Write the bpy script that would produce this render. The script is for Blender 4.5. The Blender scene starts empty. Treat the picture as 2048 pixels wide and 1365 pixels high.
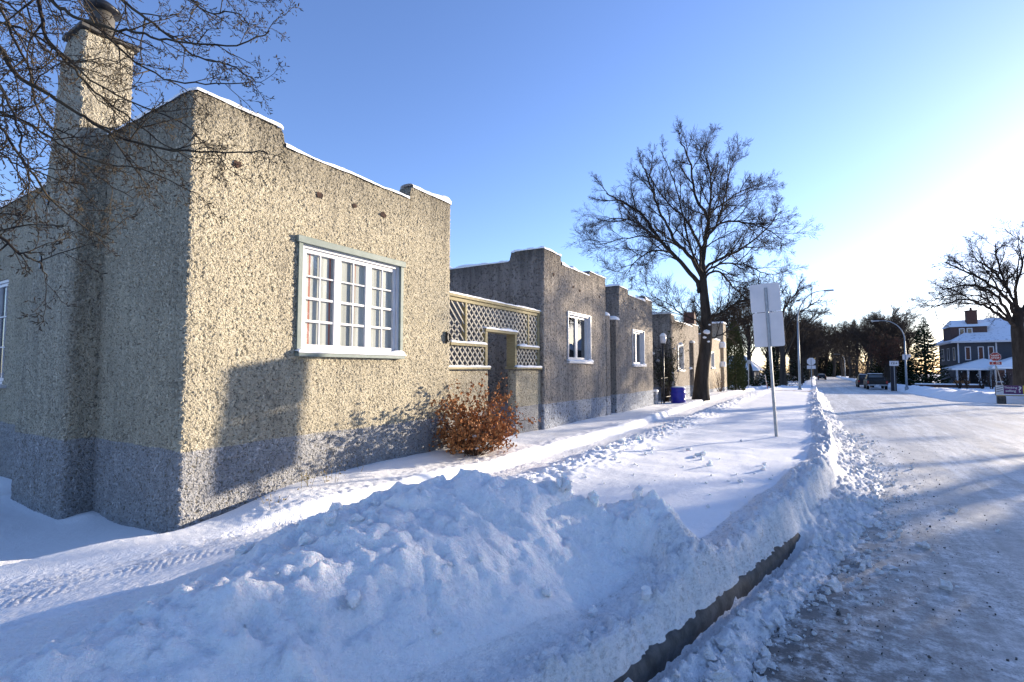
import bpy, math, random
import numpy as np
from mathutils import Vector, Matrix
rng = np.random.default_rng(7)
random.seed(7)
scene = bpy.context.scene
COL = scene.collection
PI = math.pi
EYE = 1.85
X0 = -5.51            # plane of the street facades
SUN_AZ = math.radians(28.6); SUN_EL = math.radians(10.2)

# ------------------------------------------------------------------ helpers
def link(o, parent=None):
    COL.objects.link(o)
    if parent is not None: o.parent = parent
    return o
def tag(o, label=None, cat=None, group=None, kind=None):
    if label: o['label'] = label
    if cat: o['category'] = cat
    if group: o['group'] = group
    if kind: o['kind'] = kind
    return o
def empty(name, loc=(0, 0, 0), label=None, cat=None, group=None):
    o = bpy.data.objects.new(name, None); o.location = loc; o.empty_display_size = .2
    link(o); tag(o, label, cat, group); return o
def np_mesh(name, V, F, mat=None, smooth=False, parent=None, mi=None):
    """V (n,3), F list of arrays / (m,k) array"""
    me = bpy.data.meshes.new(name)
    V = np.asarray(V, dtype=np.float32)
    if isinstance(F, np.ndarray):
        m, k = F.shape
        me.vertices.add(len(V)); me.vertices.foreach_set('co', V.ravel())
        me.loops.add(m * k); me.loops.foreach_set('vertex_index', F.astype(np.int32).ravel())
        me.polygons.add(m)
        me.polygons.foreach_set('loop_start', np.arange(0, m * k, k, dtype=np.int32))
        try: me.polygons.foreach_set('loop_total', np.full(m, k, dtype=np.int32))
        except Exception: pass
        me.update(calc_edges=True)
    else:
        me.from_pydata([tuple(map(float, v)) for v in V], [], [list(map(int, f)) for f in F]); me.update()
    if smooth: me.polygons.foreach_set('use_smooth', np.ones(len(me.polygons), dtype=bool))
    if mat is not None:
        for m_ in (mat if isinstance(mat, (list, tuple)) else [mat]): me.materials.append(m_)
    if mi is not None: me.polygons.foreach_set('material_index', np.asarray(mi, dtype=np.int32))
    me.validate()
    o = bpy.data.objects.new(name, me); link(o, parent); return o
def copy_tree(o, parent=None):
    c = o.copy(); COL.objects.link(c); c.parent = parent
    for ch in list(o.children): copy_tree(ch, c)
    return c

class MB:
    def __init__(s): s.v = []; s.f = []; s.n = 0
    def add(s, V, F):
        s.v.extend([tuple(map(float, p)) for p in V]); s.f.extend([[int(i) + s.n for i in f] for f in F]); s.n = len(s.v); return s
    def box(s, a, b, T=None):
        x0, y0, z0 = a; x1, y1, z1 = b
        V = [(x, y, z) for z in (z0, z1) for y in (y0, y1) for x in (x0, x1)]
        if T: V = [T(p) for p in V]
        return s.add(V, [(0, 2, 3, 1), (4, 5, 7, 6), (0, 1, 5, 4), (2, 6, 7, 3), (0, 4, 6, 2), (1, 3, 7, 5)])
    def bbox(s, a, b, bev=.01, T=None):
        """box with chamfered vertical+top edges"""
        x0, y0, z0 = a; x1, y1, z1 = b; e = bev
        ring = lambda d, z: [(x0 + d, y0, z), (x1 - d, y0, z), (x1, y0 + d, z), (x1, y1 - d, z), (x1 - d, y1, z), (x0 + d, y1, z), (x0, y1 - d, z), (x0, y0 + d, z)]
        top = [(x0 + 2 * e, y0 + e, z1), (x1 - 2 * e, y0 + e, z1), (x1 - e, y0 + 2 * e, z1), (x1 - e, y1 - 2 * e, z1), (x1 - 2 * e, y1 - e, z1), (x0 + 2 * e, y1 - e, z1), (x0 + e, y1 - 2 * e, z1), (x0 + e, y0 + 2 * e, z1)]
        V = ring(e, z0) + ring(e, z1 - e) + top
        if T: V = [T(p) for p in V]
        F = [tuple(range(7, -1, -1)), tuple(range(16, 24))]
        for k in (0, 8):
            for i in range(8): F.append((k + i, k + (i + 1) % 8, k + 8 + (i + 1) % 8, k + 8 + i))
        return s.add(V, F)
    def tube(s, pts, rad, k=8, cap=True):
        pts = [Vector(p) for p in pts]
        if not hasattr(rad, '__len__'): rad = [rad] * len(pts)
        V = []; ref = None
        for i, p in enumerate(pts):
            d = (pts[min(i + 1, len(pts) - 1)] - pts[max(i - 1, 0)]).normalized()
            if ref is None: ref = d.orthogonal().normalized()
            ref = (ref - d * ref.dot(d)); ref = ref.normalized() if ref.length > 1e-6 else d.orthogonal().normalized()
            b = d.cross(ref)
            for j in range(k):
                a = 2 * PI * j / k; V.append(p + (ref * math.cos(a) + b * math.sin(a)) * rad[i])
        F = []
        for i in range(len(pts) - 1):
            for j in range(k): F.append((i * k + j, i * k + (j + 1) % k, (i + 1) * k + (j + 1) % k, (i + 1) * k + j))
        if cap: F.append(tuple(range(k - 1, -1, -1))); F.append(tuple((len(pts) - 1) * k + j for j in range(k)))
        return s.add(V, F)
    def lathe(s, c, prof, k=20):
        V = []; 
        for r, z in prof:
            for j in range(k): a = 2 * PI * j / k; V.append((c[0] + r * math.cos(a), c[1] + r * math.sin(a), c[2] + z))
        F = []
        for i in range(len(prof) - 1):
            for j in range(k): F.append((i * k + j, i * k + (j + 1) % k, (i + 1) * k + (j + 1) % k, (i + 1) * k + j))
        F.append(tuple(range(k - 1, -1, -1))); F.append(tuple((len(prof) - 1) * k + j for j in range(k)))
        return s.add(V, F)
    def prism(s, poly, h0, h1, T):
        """poly in (u,v), extruded along w from h0 to h1; T maps (u,v,w)"""
        n = len(poly)
        V = [T((u, v, h0)) for u, v in poly] + [T((u, v, h1)) for u, v in poly]
        F = [tuple(range(n - 1, -1, -1)), tuple(range(n, 2 * n))] + [(i, (i + 1) % n, n + (i + 1) % n, n + i) for i in range(n)]
        return s.add(V, F)
    def build(s, name, mat, parent=None, smooth=False):
        o = np_mesh(name, np.array(s.v), s.f, mat, smooth, parent)
        return o

# ------------------------------------------------------------------ numpy noise
def _hash(ix, iy, seed):
    h = (ix.astype(np.int64) * 374761393 + iy.astype(np.int64) * 668265263 + seed * 1442695041) & 0xffffffff
    h = ((h ^ (h >> 13)) * 1274126177) & 0xffffffff
    h = h ^ (h >> 16)
    return (h & 0xffffff) / float(0xffffff)
def vnoise(x, y, seed=0):
    ix = np.floor(x); iy = np.floor(y); fx = x - ix; fy = y - iy
    fx = fx * fx * fx * (fx * (fx * 6 - 15) + 10); fy = fy * fy * fy * (fy * (fy * 6 - 15) + 10)
    a = _hash(ix, iy, seed); b = _hash(ix + 1, iy, seed); c = _hash(ix, iy + 1, seed); d = _hash(ix + 1, iy + 1, seed)
    return (a + (b - a) * fx) * (1 - fy) + (c + (d - c) * fx) * fy
def fbm(x, y, seed=0, o=4, g=.5):
    t = 0; a = 1; s = 0
    for i in range(o):
        t = t + a * vnoise(x * 2 ** i + 13.7 * i, y * 2 ** i - 7.3 * i, seed + i); s += a; a *= g
    return t / s * 2 - 1
def worley(x, y, seed=0, thin=1.0):
    """distance to nearest jittered point, plus per cell id random"""
    ix = np.floor(x); iy = np.floor(y); best = np.full(x.shape, 9.); rid = np.zeros(x.shape)
    for dx in (-1, 0, 1):
        for dy in (-1, 0, 1):
            cx = ix + dx; cy = iy + dy
            px = cx + _hash(cx, cy, seed); py = cy + _hash(cx, cy, seed + 5)
            d = np.hypot(x - px, y - py); m = d < best
            best = np.where(m, d, best); rid = np.where(m, _hash(cx, cy, seed + 9), rid)
    return best, rid
def slabs(x, y, seed, keep=.5):
    """broken tilted chunks: one per jittered cell, with sharp edges"""
    ix = np.floor(x); iy = np.floor(y); out = np.zeros(x.shape)
    for dx in (-1, 0, 1):
        for dy in (-1, 0, 1):
            cx = ix + dx; cy = iy + dy; k = _hash(cx, cy, seed + 9)
            u = x - cx - _hash(cx, cy, seed); v = y - cy - _hash(cx, cy, seed + 5); a = _hash(cx, cy, seed + 13) * 6.28; c, s_ = np.cos(a), np.sin(a)
            p = u * c + v * s_; q = -u * s_ + v * c; w = .22 + .30 * _hash(cx, cy, seed + 17); l = w * (.7 + .8 * _hash(cx, cy, seed + 21))
            e = np.minimum(w - np.abs(p), l - np.abs(q) - .25 * np.abs(p)) / w
            h = np.clip(e * 3.2, 0, 1) ** .7 * (.55 + 1.1 * (_hash(cx, cy, seed + 25) - .5) * p / w + .9 * (_hash(cx, cy, seed + 29) - .5) * q / l) * (k > keep) * (.35 + .65 * k)
            out = np.maximum(out, h)
    return out
def ss(a, b, x):
    t = np.clip((x - a) / (b - a), 0, 1); return t * t * (3 - 2 * t)

# ------------------------------------------------------------------ materials
class NT:
    def __init__(s, m): s.t = m.node_tree; s.t.nodes.clear(); s.m = m
    def n(s, typ, **kw):
        nd = s.t.nodes.new('ShaderNode' + typ)
        for k, v in kw.items():
            if k.startswith('i_'): 
                key = k[2:].replace('_', ' ')
                nd.inputs[key].default_value = v
            else: setattr(nd, k, v)
        return nd
    def l(s, a, b): s.t.links.new(a, b)
    def out(s, sh, disp=None):
        o = s.n('OutputMaterial'); s.l(sh, o.inputs['Surface'])
        if disp is not None: s.l(disp, o.inputs['Displacement'])
    def coord(s, scale=(1, 1, 1), rot=(0, 0, 0)):
        c = s.n('TexCoord'); m = s.n('Mapping'); m.inputs['Scale'].default_value = scale; m.inputs['Rotation'].default_value = rot
        s.l(c.outputs['Object'], m.inputs['Vector']); return m.outputs['Vector']
    def noise(s, vec, scale, detail=3, rough=.5, dist=0):
        nd = s.n('TexNoise'); nd.inputs['Scale'].default_value = scale; nd.inputs['Detail'].default_value = detail
        nd.inputs['Roughness'].default_value = rough; nd.inputs['Distortion'].default_value = dist
        s.l(vec, nd.inputs['Vector']); return nd.outputs['Fac']
    def ramp(s, fac, a, b, ca=(0, 0, 0, 1), cb=(1, 1, 1, 1)):
        r = s.n('ValToRGB'); e = r.color_ramp.elements; e[0].position = a; e[1].position = b
        e[0].color = ca; e[1].color = cb; s.l(fac, r.inputs['Fac']); return r.outputs['Color']
    def math(s, op, a, b=None, c=None):
        nd = s.n('Math', operation=op)
        for i, x in enumerate((a, b, c)):
            if x is None: continue
            if isinstance(x, (int, float)): nd.inputs[i].default_value = x
            else: s.l(x, nd.inputs[i])
        return nd.outputs[0]
    def mix(s, fac, a, b, blend='MIX'):
        nd = s.n('MixRGB', blend_type=blend)
        for i, x in enumerate((fac, a, b)):
            if isinstance(x, (int, float)): nd.inputs[i].default_value = x
            elif isinstance(x, tuple): nd.inputs[i].default_value = (*x[:3], 1)
            else: s.l(x, nd.inputs[i])
        return nd.outputs[0]
    def bump(s, h, strength=.5, dist=.02):
        b = s.n('Bump'); b.inputs['Strength'].default_value = strength; b.inputs['Distance'].default_value = dist
        s.l(h, b.inputs['Height']); return b.outputs['Normal']
    def bsdf(s, col, rough=.7, spec=.3, normal=None, metal=0, sss=0):
        p = s.n('BsdfPrincipled')
        for key, x in (('Base Color', col), ('Roughness', rough)):
            if isinstance(x, (int, float)): p.inputs[key].default_value = x
            elif isinstance(x, tuple): p.inputs[key].default_value = (*x[:3], 1)
            else: s.l(x, p.inputs[key])
        p.inputs['Specular IOR Level'].default_value = spec; p.inputs['Metallic'].default_value = metal
        if sss: p.inputs['Subsurface Weight'].default_value = sss; p.inputs['Subsurface Scale'].default_value = .06; p.inputs['Subsurface Radius'].default_value = (.7, .9, 1.)
        if normal is not None: s.l(normal, p.inputs['Normal'])
        return p.outputs[0]
def newmat(name):
    m = bpy.data.materials.new(name); m.use_nodes = True; return m, NT(m)
def pmat(name, c1, c2=None, scale=8, rough=.7, spec=.3, bump=.2, bscale=60, stretch=(1, 1, 1), metal=0, lo=.35, hi=.65, bdist=.01):
    m, t = newmat(name); c2 = c2 or tuple(x * .75 for x in c1)
    v = t.coord(stretch); f = t.noise(v, scale, 4, .6)
    col = t.ramp(f, lo, hi, (*c1, 1), (*c2, 1))
    nrm = t.bump(t.noise(v, bscale, 3), bump, bdist) if bump else None
    t.out(t.bsdf(col, rough, spec, nrm, metal)); return m

def mat_snow(name, grain=90, gs=.35, dirt=0.0, mott=.0, stretch=(1, 1, 1), sss=0):
    m, t = newmat(name); v = t.coord(stretch)
    big = t.noise(v, 1.3, 4, .55); col = t.ramp(big, .3, .7, (.88, .875, .865, 1), (.94, .935, .92, 1))
    fine = t.noise(v, grain, 4, .65); mid = t.noise(v, 14, 5, .62)
    if mott:
        mo = t.noise(v, 24, 5, .72); col = t.mix(t.math('MULTIPLY', t.ramp(mo, .50, .66), mott), col, (.56, .58, .62))
        sp = t.noise(v, 70, 3, .7); col = t.mix(t.math('MULTIPLY', t.ramp(sp, .60, .68), mott), col, (.42, .44, .48))
    h = t.math('ADD', t.math('MULTIPLY', fine, .55), t.math('MULTIPLY', mid, .7))
    if dirt:
        d = t.noise(v, 34, 5, .7); d2 = t.noise(v, 2.2, 3, .6)
        k = t.math('MULTIPLY', t.ramp(d, .50, .66), t.ramp(d2, .32, .62)); col = t.mix(t.math('MULTIPLY', k, dirt), col, (.28, .25, .225))
    t.out(t.bsdf(col, .75, .25, t.bump(h, gs, .05), sss=sss)); return m
def mat_stucco(name, base, base2, dark, plinth, zp, amp=.02, scale=21, streak=0.0, topdirt=0.0, disp=True, moss=0):
    m, t = newmat(name); v = t.coord()
    n1 = t.n('TexVoronoi', feature='SMOOTH_F1'); n1.inputs['Scale'].default_value = scale * .8; n1.inputs['Smoothness'].default_value = .55; n1.inputs['Randomness'].default_value = 1
    warp = t.n('TexNoise'); warp.inputs['Scale'].default_value = scale * .55; warp.inputs['Detail'].default_value = 3; t.l(v, warp.inputs['Vector'])
    vm = t.n('VectorMath', operation='MULTIPLY_ADD'); t.l(warp.outputs['Color'], vm.inputs[0]); vm.inputs[1].default_value = (.09, .09, .12); t.l(v, vm.inputs[2])
    t.l(vm.outputs[0], n1.inputs['Vector'])
    a = t.noise(v, scale * 1.05, 4, .62, .6)
    cell = t.math('SUBTRACT', .75, n1.outputs['Distance'])
    hraw = t.math('ADD', t.math('MULTIPLY', cell, .45), t.math('MULTIPLY', a, .85))
    h = t.n('MapRange', clamp=True); t.l(hraw, h.inputs[0]); h.inputs[1].default_value = .38; h.inputs[2].default_value = .66
    H = h.outputs[0]
    big = t.noise(v, 1.1, 5, .7); col = t.ramp(big, .35, .68, (*base, 1), (*base2, 1))
    var = t.noise(v, 60, 3, .7); col = t.mix(.35, col, t.ramp(var, .3, .7, (.75, .75, .75, 1), (1.1, 1.1, 1.1, 1)), 'MULTIPLY')
    if streak:
        vs = t.coord((5, 5, .35)); s_ = t.noise(vs, 1.6, 5, .65)
        col = t.mix(t.math('MULTIPLY', t.ramp(s_, .42, .72), streak), col, dark)
    geo = t.n('TexCoord'); sep = t.n('SeparateXYZ'); t.l(geo.outputs['Object'], sep.inputs[0]); z = sep.outputs['Z']
    if disp:
        cv = t.n('TexVoronoi', feature='DISTANCE_TO_EDGE'); cv.inputs['Scale'].default_value = .42; wv_ = t.n('VectorMath', operation='MULTIPLY_ADD'); cn = t.n('TexNoise'); cn.inputs['Scale'].default_value = 2.2; cn.inputs['Detail'].default_value = 6; t.l(v, cn.inputs['Vector'])
        t.l(cn.outputs['Color'], wv_.inputs[0]); wv_.inputs[1].default_value = (.5, .5, .5); t.l(v, wv_.inputs[2]); t.l(wv_.outputs[0], cv.inputs['Vector'])
        col = t.mix(t.math('MULTIPLY', t.ramp(cv.outputs['Distance'], .0, .006, (1, 1, 1, 1), (0, 0, 0, 1)), t.math('MULTIPLY', t.ramp(big, .45, .6), .5)), col, dark)
    if topdirt:
        wz = t.math('ADD', z, t.math('MULTIPLY', t.noise(t.coord((3, 3, .6)), 1.4, 4, .6), 1.3))
        k = t.n('MapRange', clamp=True); t.l(wz, k.inputs[0]); k.inputs[1].default_value = 4.7; k.inputs[2].default_value = 5.6
        col = t.mix(t.math('MULTIPLY', k.outputs[0], topdirt), col, dark)
    if plinth:
        zz = t.math('ADD', z, t.math('ADD', t.math('MULTIPLY', t.noise(v, 26, 4), .035), t.math('MULTIPLY', t.math('SUBTRACT', t.noise(v, 1.4, 3), .5), .06)))
        k = t.n('MapRange', clamp=True); t.l(zz, k.inputs[0]); k.inputs[1].default_value = zp + .022; k.inputs[2].default_value = zp + .008
        pc = t.ramp(t.noise(t.coord((1, 1, .4)), 7, 5, .7), .35, .62, (*plinth, 1), tuple(x * 1.28 for x in plinth) + (1,))
        col = t.mix(k.outputs[0], col, pc)
    # pits of the dashed render are coloured darker with depth
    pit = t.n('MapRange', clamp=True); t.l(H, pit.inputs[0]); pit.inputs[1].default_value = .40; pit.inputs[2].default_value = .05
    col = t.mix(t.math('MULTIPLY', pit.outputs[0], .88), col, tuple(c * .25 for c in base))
    hh = t.math('ADD', H, t.math('MULTIPLY', var, .25))
    nrm = t.bump(hh, .45 if disp else .9, amp)
    sh = t.bsdf(col, .9, .15, nrm)
    if disp:
        d = t.n('Displacement'); d.inputs['Midlevel'].default_value = .65; d.inputs['Scale'].default_value = amp; t.l(H, d.inputs['Height'])
        t.out(sh, d.outputs[0]); m.displacement_method = 'BOTH'
    else: t.out(sh)
    return m

M = {}
M['snow'] = mat_snow('snow', 90, .45, 0, .10); M['snow_soft'] = mat_snow('snow_soft', 120, .22)
M['snow_heap'] = mat_snow('snow_heap', 60, .9, .20, .22, sss=.5)
M['snow_dirty'] = mat_snow('snow_dirty', 75, 1.0, .60, .45, (1, .6, 1)); M['snow_cap'] = mat_snow('snow_cap', 70, .3)
M['snow_packed'] = mat_snow('snow_packed', 45, .6, .55, .25, (1, .4, 1))
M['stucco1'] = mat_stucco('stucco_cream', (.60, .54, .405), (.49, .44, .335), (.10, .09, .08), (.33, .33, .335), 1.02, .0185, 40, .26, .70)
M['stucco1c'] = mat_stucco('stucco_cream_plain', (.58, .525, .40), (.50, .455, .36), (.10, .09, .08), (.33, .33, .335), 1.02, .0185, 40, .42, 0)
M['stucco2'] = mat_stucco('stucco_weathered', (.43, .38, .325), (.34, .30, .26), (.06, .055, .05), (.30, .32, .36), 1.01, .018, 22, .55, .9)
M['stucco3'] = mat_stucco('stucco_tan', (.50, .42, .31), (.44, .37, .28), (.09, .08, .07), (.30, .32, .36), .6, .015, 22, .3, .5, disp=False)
M['white_paint'] = pmat('white_paint', (.60, .60, .61), (.52, .52, .54), 6, .45, .4, .08, 90)
M['green_paint'] = pmat('green_paint', (.165, .20, .175), (.21, .245, .22), 9, .6, .3, .15, 70)
M['olive_wood'] = pmat('olive_wood', (.34, .29, .16), (.24, .20, .11), 12, .7, .2, .3, 60, (1, 1, 3))
M['lattice_wood'] = pmat('lattice_wood', (.46, .43, .36), (.36, .33, .27), 14, .75, .2, .3, 80)
M['curtain'] = None
M['bark'] = pmat('bark', (.032, .027, .023), (.065, .055, .047), 5, .95, .1, .9, 14, (1, 1, .25), bdist=.05)
M['twig'] = pmat('twig', (.050, .038, .030), (.030, .023, .02), 6, .9, .1, 0)
M['twig_red'] = pmat('twig_red', (.12, .075, .055), (.07, .045, .035), 6, .9, .1, 0)
M['twig_pale'] = pmat('twig_pale', (.075, .058, .035), (.028, .021, .016), 5, .8, .2, .3, 60, lo=.4, hi=.6)
M['galv'] = pmat('galvanised_steel', (.34, .36, .38), (.24, .26, .28), 20, .5, .5, .1, 80, metal=.6)
M['lamp_paint'] = pmat('lamp_paint', (.26, .31, .36), (.22, .26, .30), 20, .5, .5, .05, 80, metal=.3)
M['alu'] = pmat('bare_aluminium', (.66, .64, .64), (.58, .57, .58), 3, .6, .4, .05, 40, metal=.1)
M['concrete'] = pmat('concrete', (.11, .105, .10), (.05, .048, .045), 9, .8, .3, .5, 45)
M['black_metal'] = pmat('black_metal', (.012, .012, .013), (.02, .02, .022), 20, .4, .5, .1, 60)
M['red_sign'] = pmat('red_sign', (.24, .012, .016), (.20, .01, .014), 5, .4, .5, 0)
M['white_sign'] = pmat('white_sign', (.62, .62, .64), (.55, .55, .58), 5, .4, .5, 0)
M['blue_plastic'] = pmat('blue_plastic', (.010, .012, .30), (.008, .010, .22), 6, .4, .5, .05, 30)
M['needles'] = pmat('needles', (.018, .032, .018), (.035, .055, .025), 3, .9, .1, 0)
M['cedar'] = pmat('cedar_foliage', (.035, .05, .02), (.07, .08, .035), 4, .9, .1, 0)
M['brown_leaf'] = pmat('brown_leaf', (.24, .085, .028), (.46, .21, .08), 9, .8, .2, 0, lo=.3, hi=.7)
M['dry_grass'] = pmat('dry_grass', (.35, .27, .12), (.20, .15, .07), 9, .85, .2, 0)
M['brick'] = pmat('brick', (.12, .062, .045), (.075, .042, .035), 14, .85, .2, .4, 50)
M['dark_iron'] = pmat('dark_iron', (.03, .026, .022), (.055, .045, .035), 12, .6, .4, .2, 50)
M['tyre'] = pmat('tyre_rubber', (.015, .015, .015), (.025, .025, .025), 20, .85, .2, .2, 60)
M['flue'] = pmat('flue_clay', (.09, .085, .075), (.05, .045, .04), 12, .7, .3, .3, 50)
T2L=[
 ( 0.13 , [(-4.502, 24.436, 5.425), (-4.608, 24.585, 6.0), (-5.436, 24.265, 7.084), (-6.141, 24.035, 7.923), (-6.707, 23.877, 8.946), (-7.128, 23.834, 9.547), (-7.792, 23.655, 9.984), (-8.632, 23.357, 10.601)] ),
 ( 0.06 , [(-5.976, 23.393, 7.761), (-7.077, 23.632, 8.843), (-8.103, 23.947, 9.459), (-9.422, 24.126, 9.427)] ),
 ( 0.05 , [(-5.55, 23.682, 7.27), (-6.166, 22.53, 7.252), (-6.62, 21.512, 6.697), (-6.788, 20.685, 5.846)] ),
 ( 0.11 , [(-4.365, 24.481, 6.009), (-4.42, 24.093, 6.327), (-4.847, 23.445, 7.184), (-5.256, 22.839, 7.545), (-5.38, 22.392, 8.117), (-5.7, 21.813, 8.914), (-5.874, 21.312, 9.861), (-6.049, 20.827, 10.546)] ),
 ( 0.05 , [(-4.968, 24.031, 7.317), (-5.455, 22.841, 7.594), (-6.202, 21.503, 7.71), (-6.901, 20.229, 7.298), (-7.534, 18.994, 6.901)] ),
 ( 0.09 , [(-4.345, 24.448, 6.71), (-4.458, 24.912, 7.529), (-4.922, 25.15, 8.55), (-5.159, 25.554, 9.134), (-5.959, 25.598, 10.016), (-6.63, 25.717, 10.953), (-7.228, 25.867, 12.077)] ),
 ( 0.12 , [(-4.352, 24.459, 6.476), (-4.349, 24.559, 7.539), (-4.168, 24.778, 8.425), (-4.173, 24.894, 9.178), (-4.632, 24.742, 9.82), (-4.794, 24.739, 10.927), (-4.934, 24.742, 12.143), (-5.319, 24.627, 12.911)] ),
 ( 0.07 , [(-4.104, 24.457, 8.812), (-3.823, 23.796, 9.59), (-3.681, 23.049, 10.399), (-3.815, 22.138, 11.166)] ),
 ( 0.065 , [(-4.123, 24.443, 8.859), (-4.038, 25.048, 9.343), (-3.504, 25.917, 9.963), (-3.006, 26.757, 10.676), (-2.012, 27.907, 11.234)] ),
 ( 0.06 , [(-4.159, 24.457, 8.298), (-3.234, 24.41, 8.641), (-2.456, 24.31, 8.403), (-1.697, 24.21, 8.016), (-1.032, 24.069, 7.363)] ),
 ( 0.09 , [(-4.315, 24.489, 6.359), (-4.319, 24.931, 6.722), (-3.466, 25.876, 7.335), (-2.818, 26.706, 7.794), (-2.052, 27.585, 8.615), (-1.27, 28.447, 9.839)] ),
 ( 0.07 , [(-4.318, 24.494, 6.242), (-3.96, 23.966, 6.443), (-3.258, 23.654, 6.539), (-2.412, 23.446, 6.342), (-1.515, 23.296, 5.752)] ),
 ( 0.075 , [(-4.325, 24.505, 6.009), (-4.213, 24.787, 6.327), (-3.734, 25.296, 6.555), (-3.334, 25.816, 5.876), (-2.839, 26.382, 5.378), (-2.507, 26.861, 4.7)] ),
 ( 0.09 , [(-4.322, 24.636, 4.023), (-4.03, 24.363, 4.195), (-3.393, 24.29, 4.496), (-2.83, 24.168, 4.853), (-2.367, 24.007, 4.889)] ),
 ( 0.05 , [(-4.389, 24.611, 3.789), (-4.522, 23.93, 4.022), (-5.104, 22.974, 4.31), (-5.388, 22.189, 4.736), (-5.934, 21.258, 4.97)] ),
 ( 0.05 , [(-4.326, 24.687, 3.205), (-3.84, 25.552, 3.425), (-3.451, 26.348, 3.799), (-2.867, 27.249, 4.386), (-2.319, 28.169, 4.335)] ),
 ( 0.07 , [(-4.365, 24.481, 6.009), (-4.364, 23.612, 6.791), (-3.978, 22.979, 7.517), (-3.28, 22.538, 8.188), (-2.967, 21.855, 9.008), (-2.661, 21.159, 9.957)] ),
 ( 0.07 , [(-4.365, 24.481, 6.009), (-4.818, 25.072, 7.117), (-5.362, 25.571, 8.789), (-5.71, 26.182, 10.557), (-6.296, 26.643, 12.421), (-6.923, 27.108, 13.833)] ),
]
T2T= [(-4.606, 24.699, 0.401), (-4.593, 24.677, 0.869), (-4.526, 24.657, 1.803), (-4.312, 24.71, 2.971), (-4.279, 24.655, 4.14), (-4.332, 24.562, 5.074), (-4.365, 24.481, 6.009), (-4.345, 24.448, 6.71)]
T3L=[
 ( 0.2 , [(10.936, 43.322, 4.46), (10.654, 42.808, 4.593), (9.86, 41.955, 5.185), (9.025, 41.08, 5.736), (8.222, 40.244, 5.972), (7.762, 39.626, 6.054), (6.66, 38.647, 5.716), (5.96, 37.904, 5.473)] ),
 ( 0.16 , [(10.932, 43.329, 4.303), (10.683, 43.627, 4.909), (10.32, 43.841, 5.756), (9.66, 43.881, 6.493), (8.882, 43.879, 6.784), (7.728, 43.667, 6.813), (6.879, 43.668, 6.399)] ),
 ( 0.2 , [(10.968, 43.331, 4.618), (10.603, 43.081, 5.058), (10.122, 42.721, 6.127), (9.575, 42.347, 6.788), (8.722, 41.809, 7.134), (7.695, 41.194, 7.04), (6.851, 40.703, 6.725)] ),
 ( 0.22 , [(11.004, 43.332, 4.932), (10.746, 42.847, 5.501), (10.182, 42.156, 6.369), (9.356, 41.323, 7.008), (8.539, 40.503, 7.514), (7.501, 39.551, 7.981), (6.832, 38.836, 8.26)] ),
 ( 0.14 , [(10.851, 43.158, 6.19), (10.61, 43.827, 7.163), (10.347, 44.478, 8.209), (9.765, 44.949, 9.061), (9.23, 45.457, 9.773)] ),
 ( 0.2 , [(11.008, 43.325, 5.09), (11.009, 43.567, 5.876), (10.536, 43.474, 7.409), (10.267, 43.522, 8.676), (10.243, 43.716, 9.963)] ),
 ( 0.18 , [(11.049, 43.318, 5.561), (10.767, 42.507, 6.431), (10.721, 41.846, 7.149), (10.894, 41.279, 8.5), (11.08, 40.725, 9.744)] ),
 ( 0.25 , [(11.084, 43.381, 4.932), (11.58, 43.91, 5.908), (12.484, 44.644, 7.537), (13.998, 45.766, 8.87), (15.534, 46.901, 10.222)] ),
 ( 0.22 , [(11.129, 43.428, 4.618), (11.87, 43.525, 5.532), (13.658, 44.256, 6.431), (15.925, 45.317, 6.701), (17.343, 45.925, 6.053)] ),
 ( 0.2 , [(11.138, 43.414, 4.932), (12.045, 44.441, 6.579), (13.272, 45.616, 8.924), (14.098, 46.566, 11.01), (14.636, 47.381, 12.487)] ),
 ( 0.14 , [(11.066, 43.411, 4.303), (12.882, 45.633, 5.03), (15.295, 48.235, 5.462), (18.093, 51.137, 4.881)] ),
]
T3T= [(11.048, 43.685, -0.1), (11.066, 43.655, 0.529), (11.075, 43.579, 1.787), (11.039, 43.456, 3.36), (10.963, 43.338, 4.46), (11.04, 43.333, 5.247), (11.08, 43.327, 5.719)]
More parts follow.
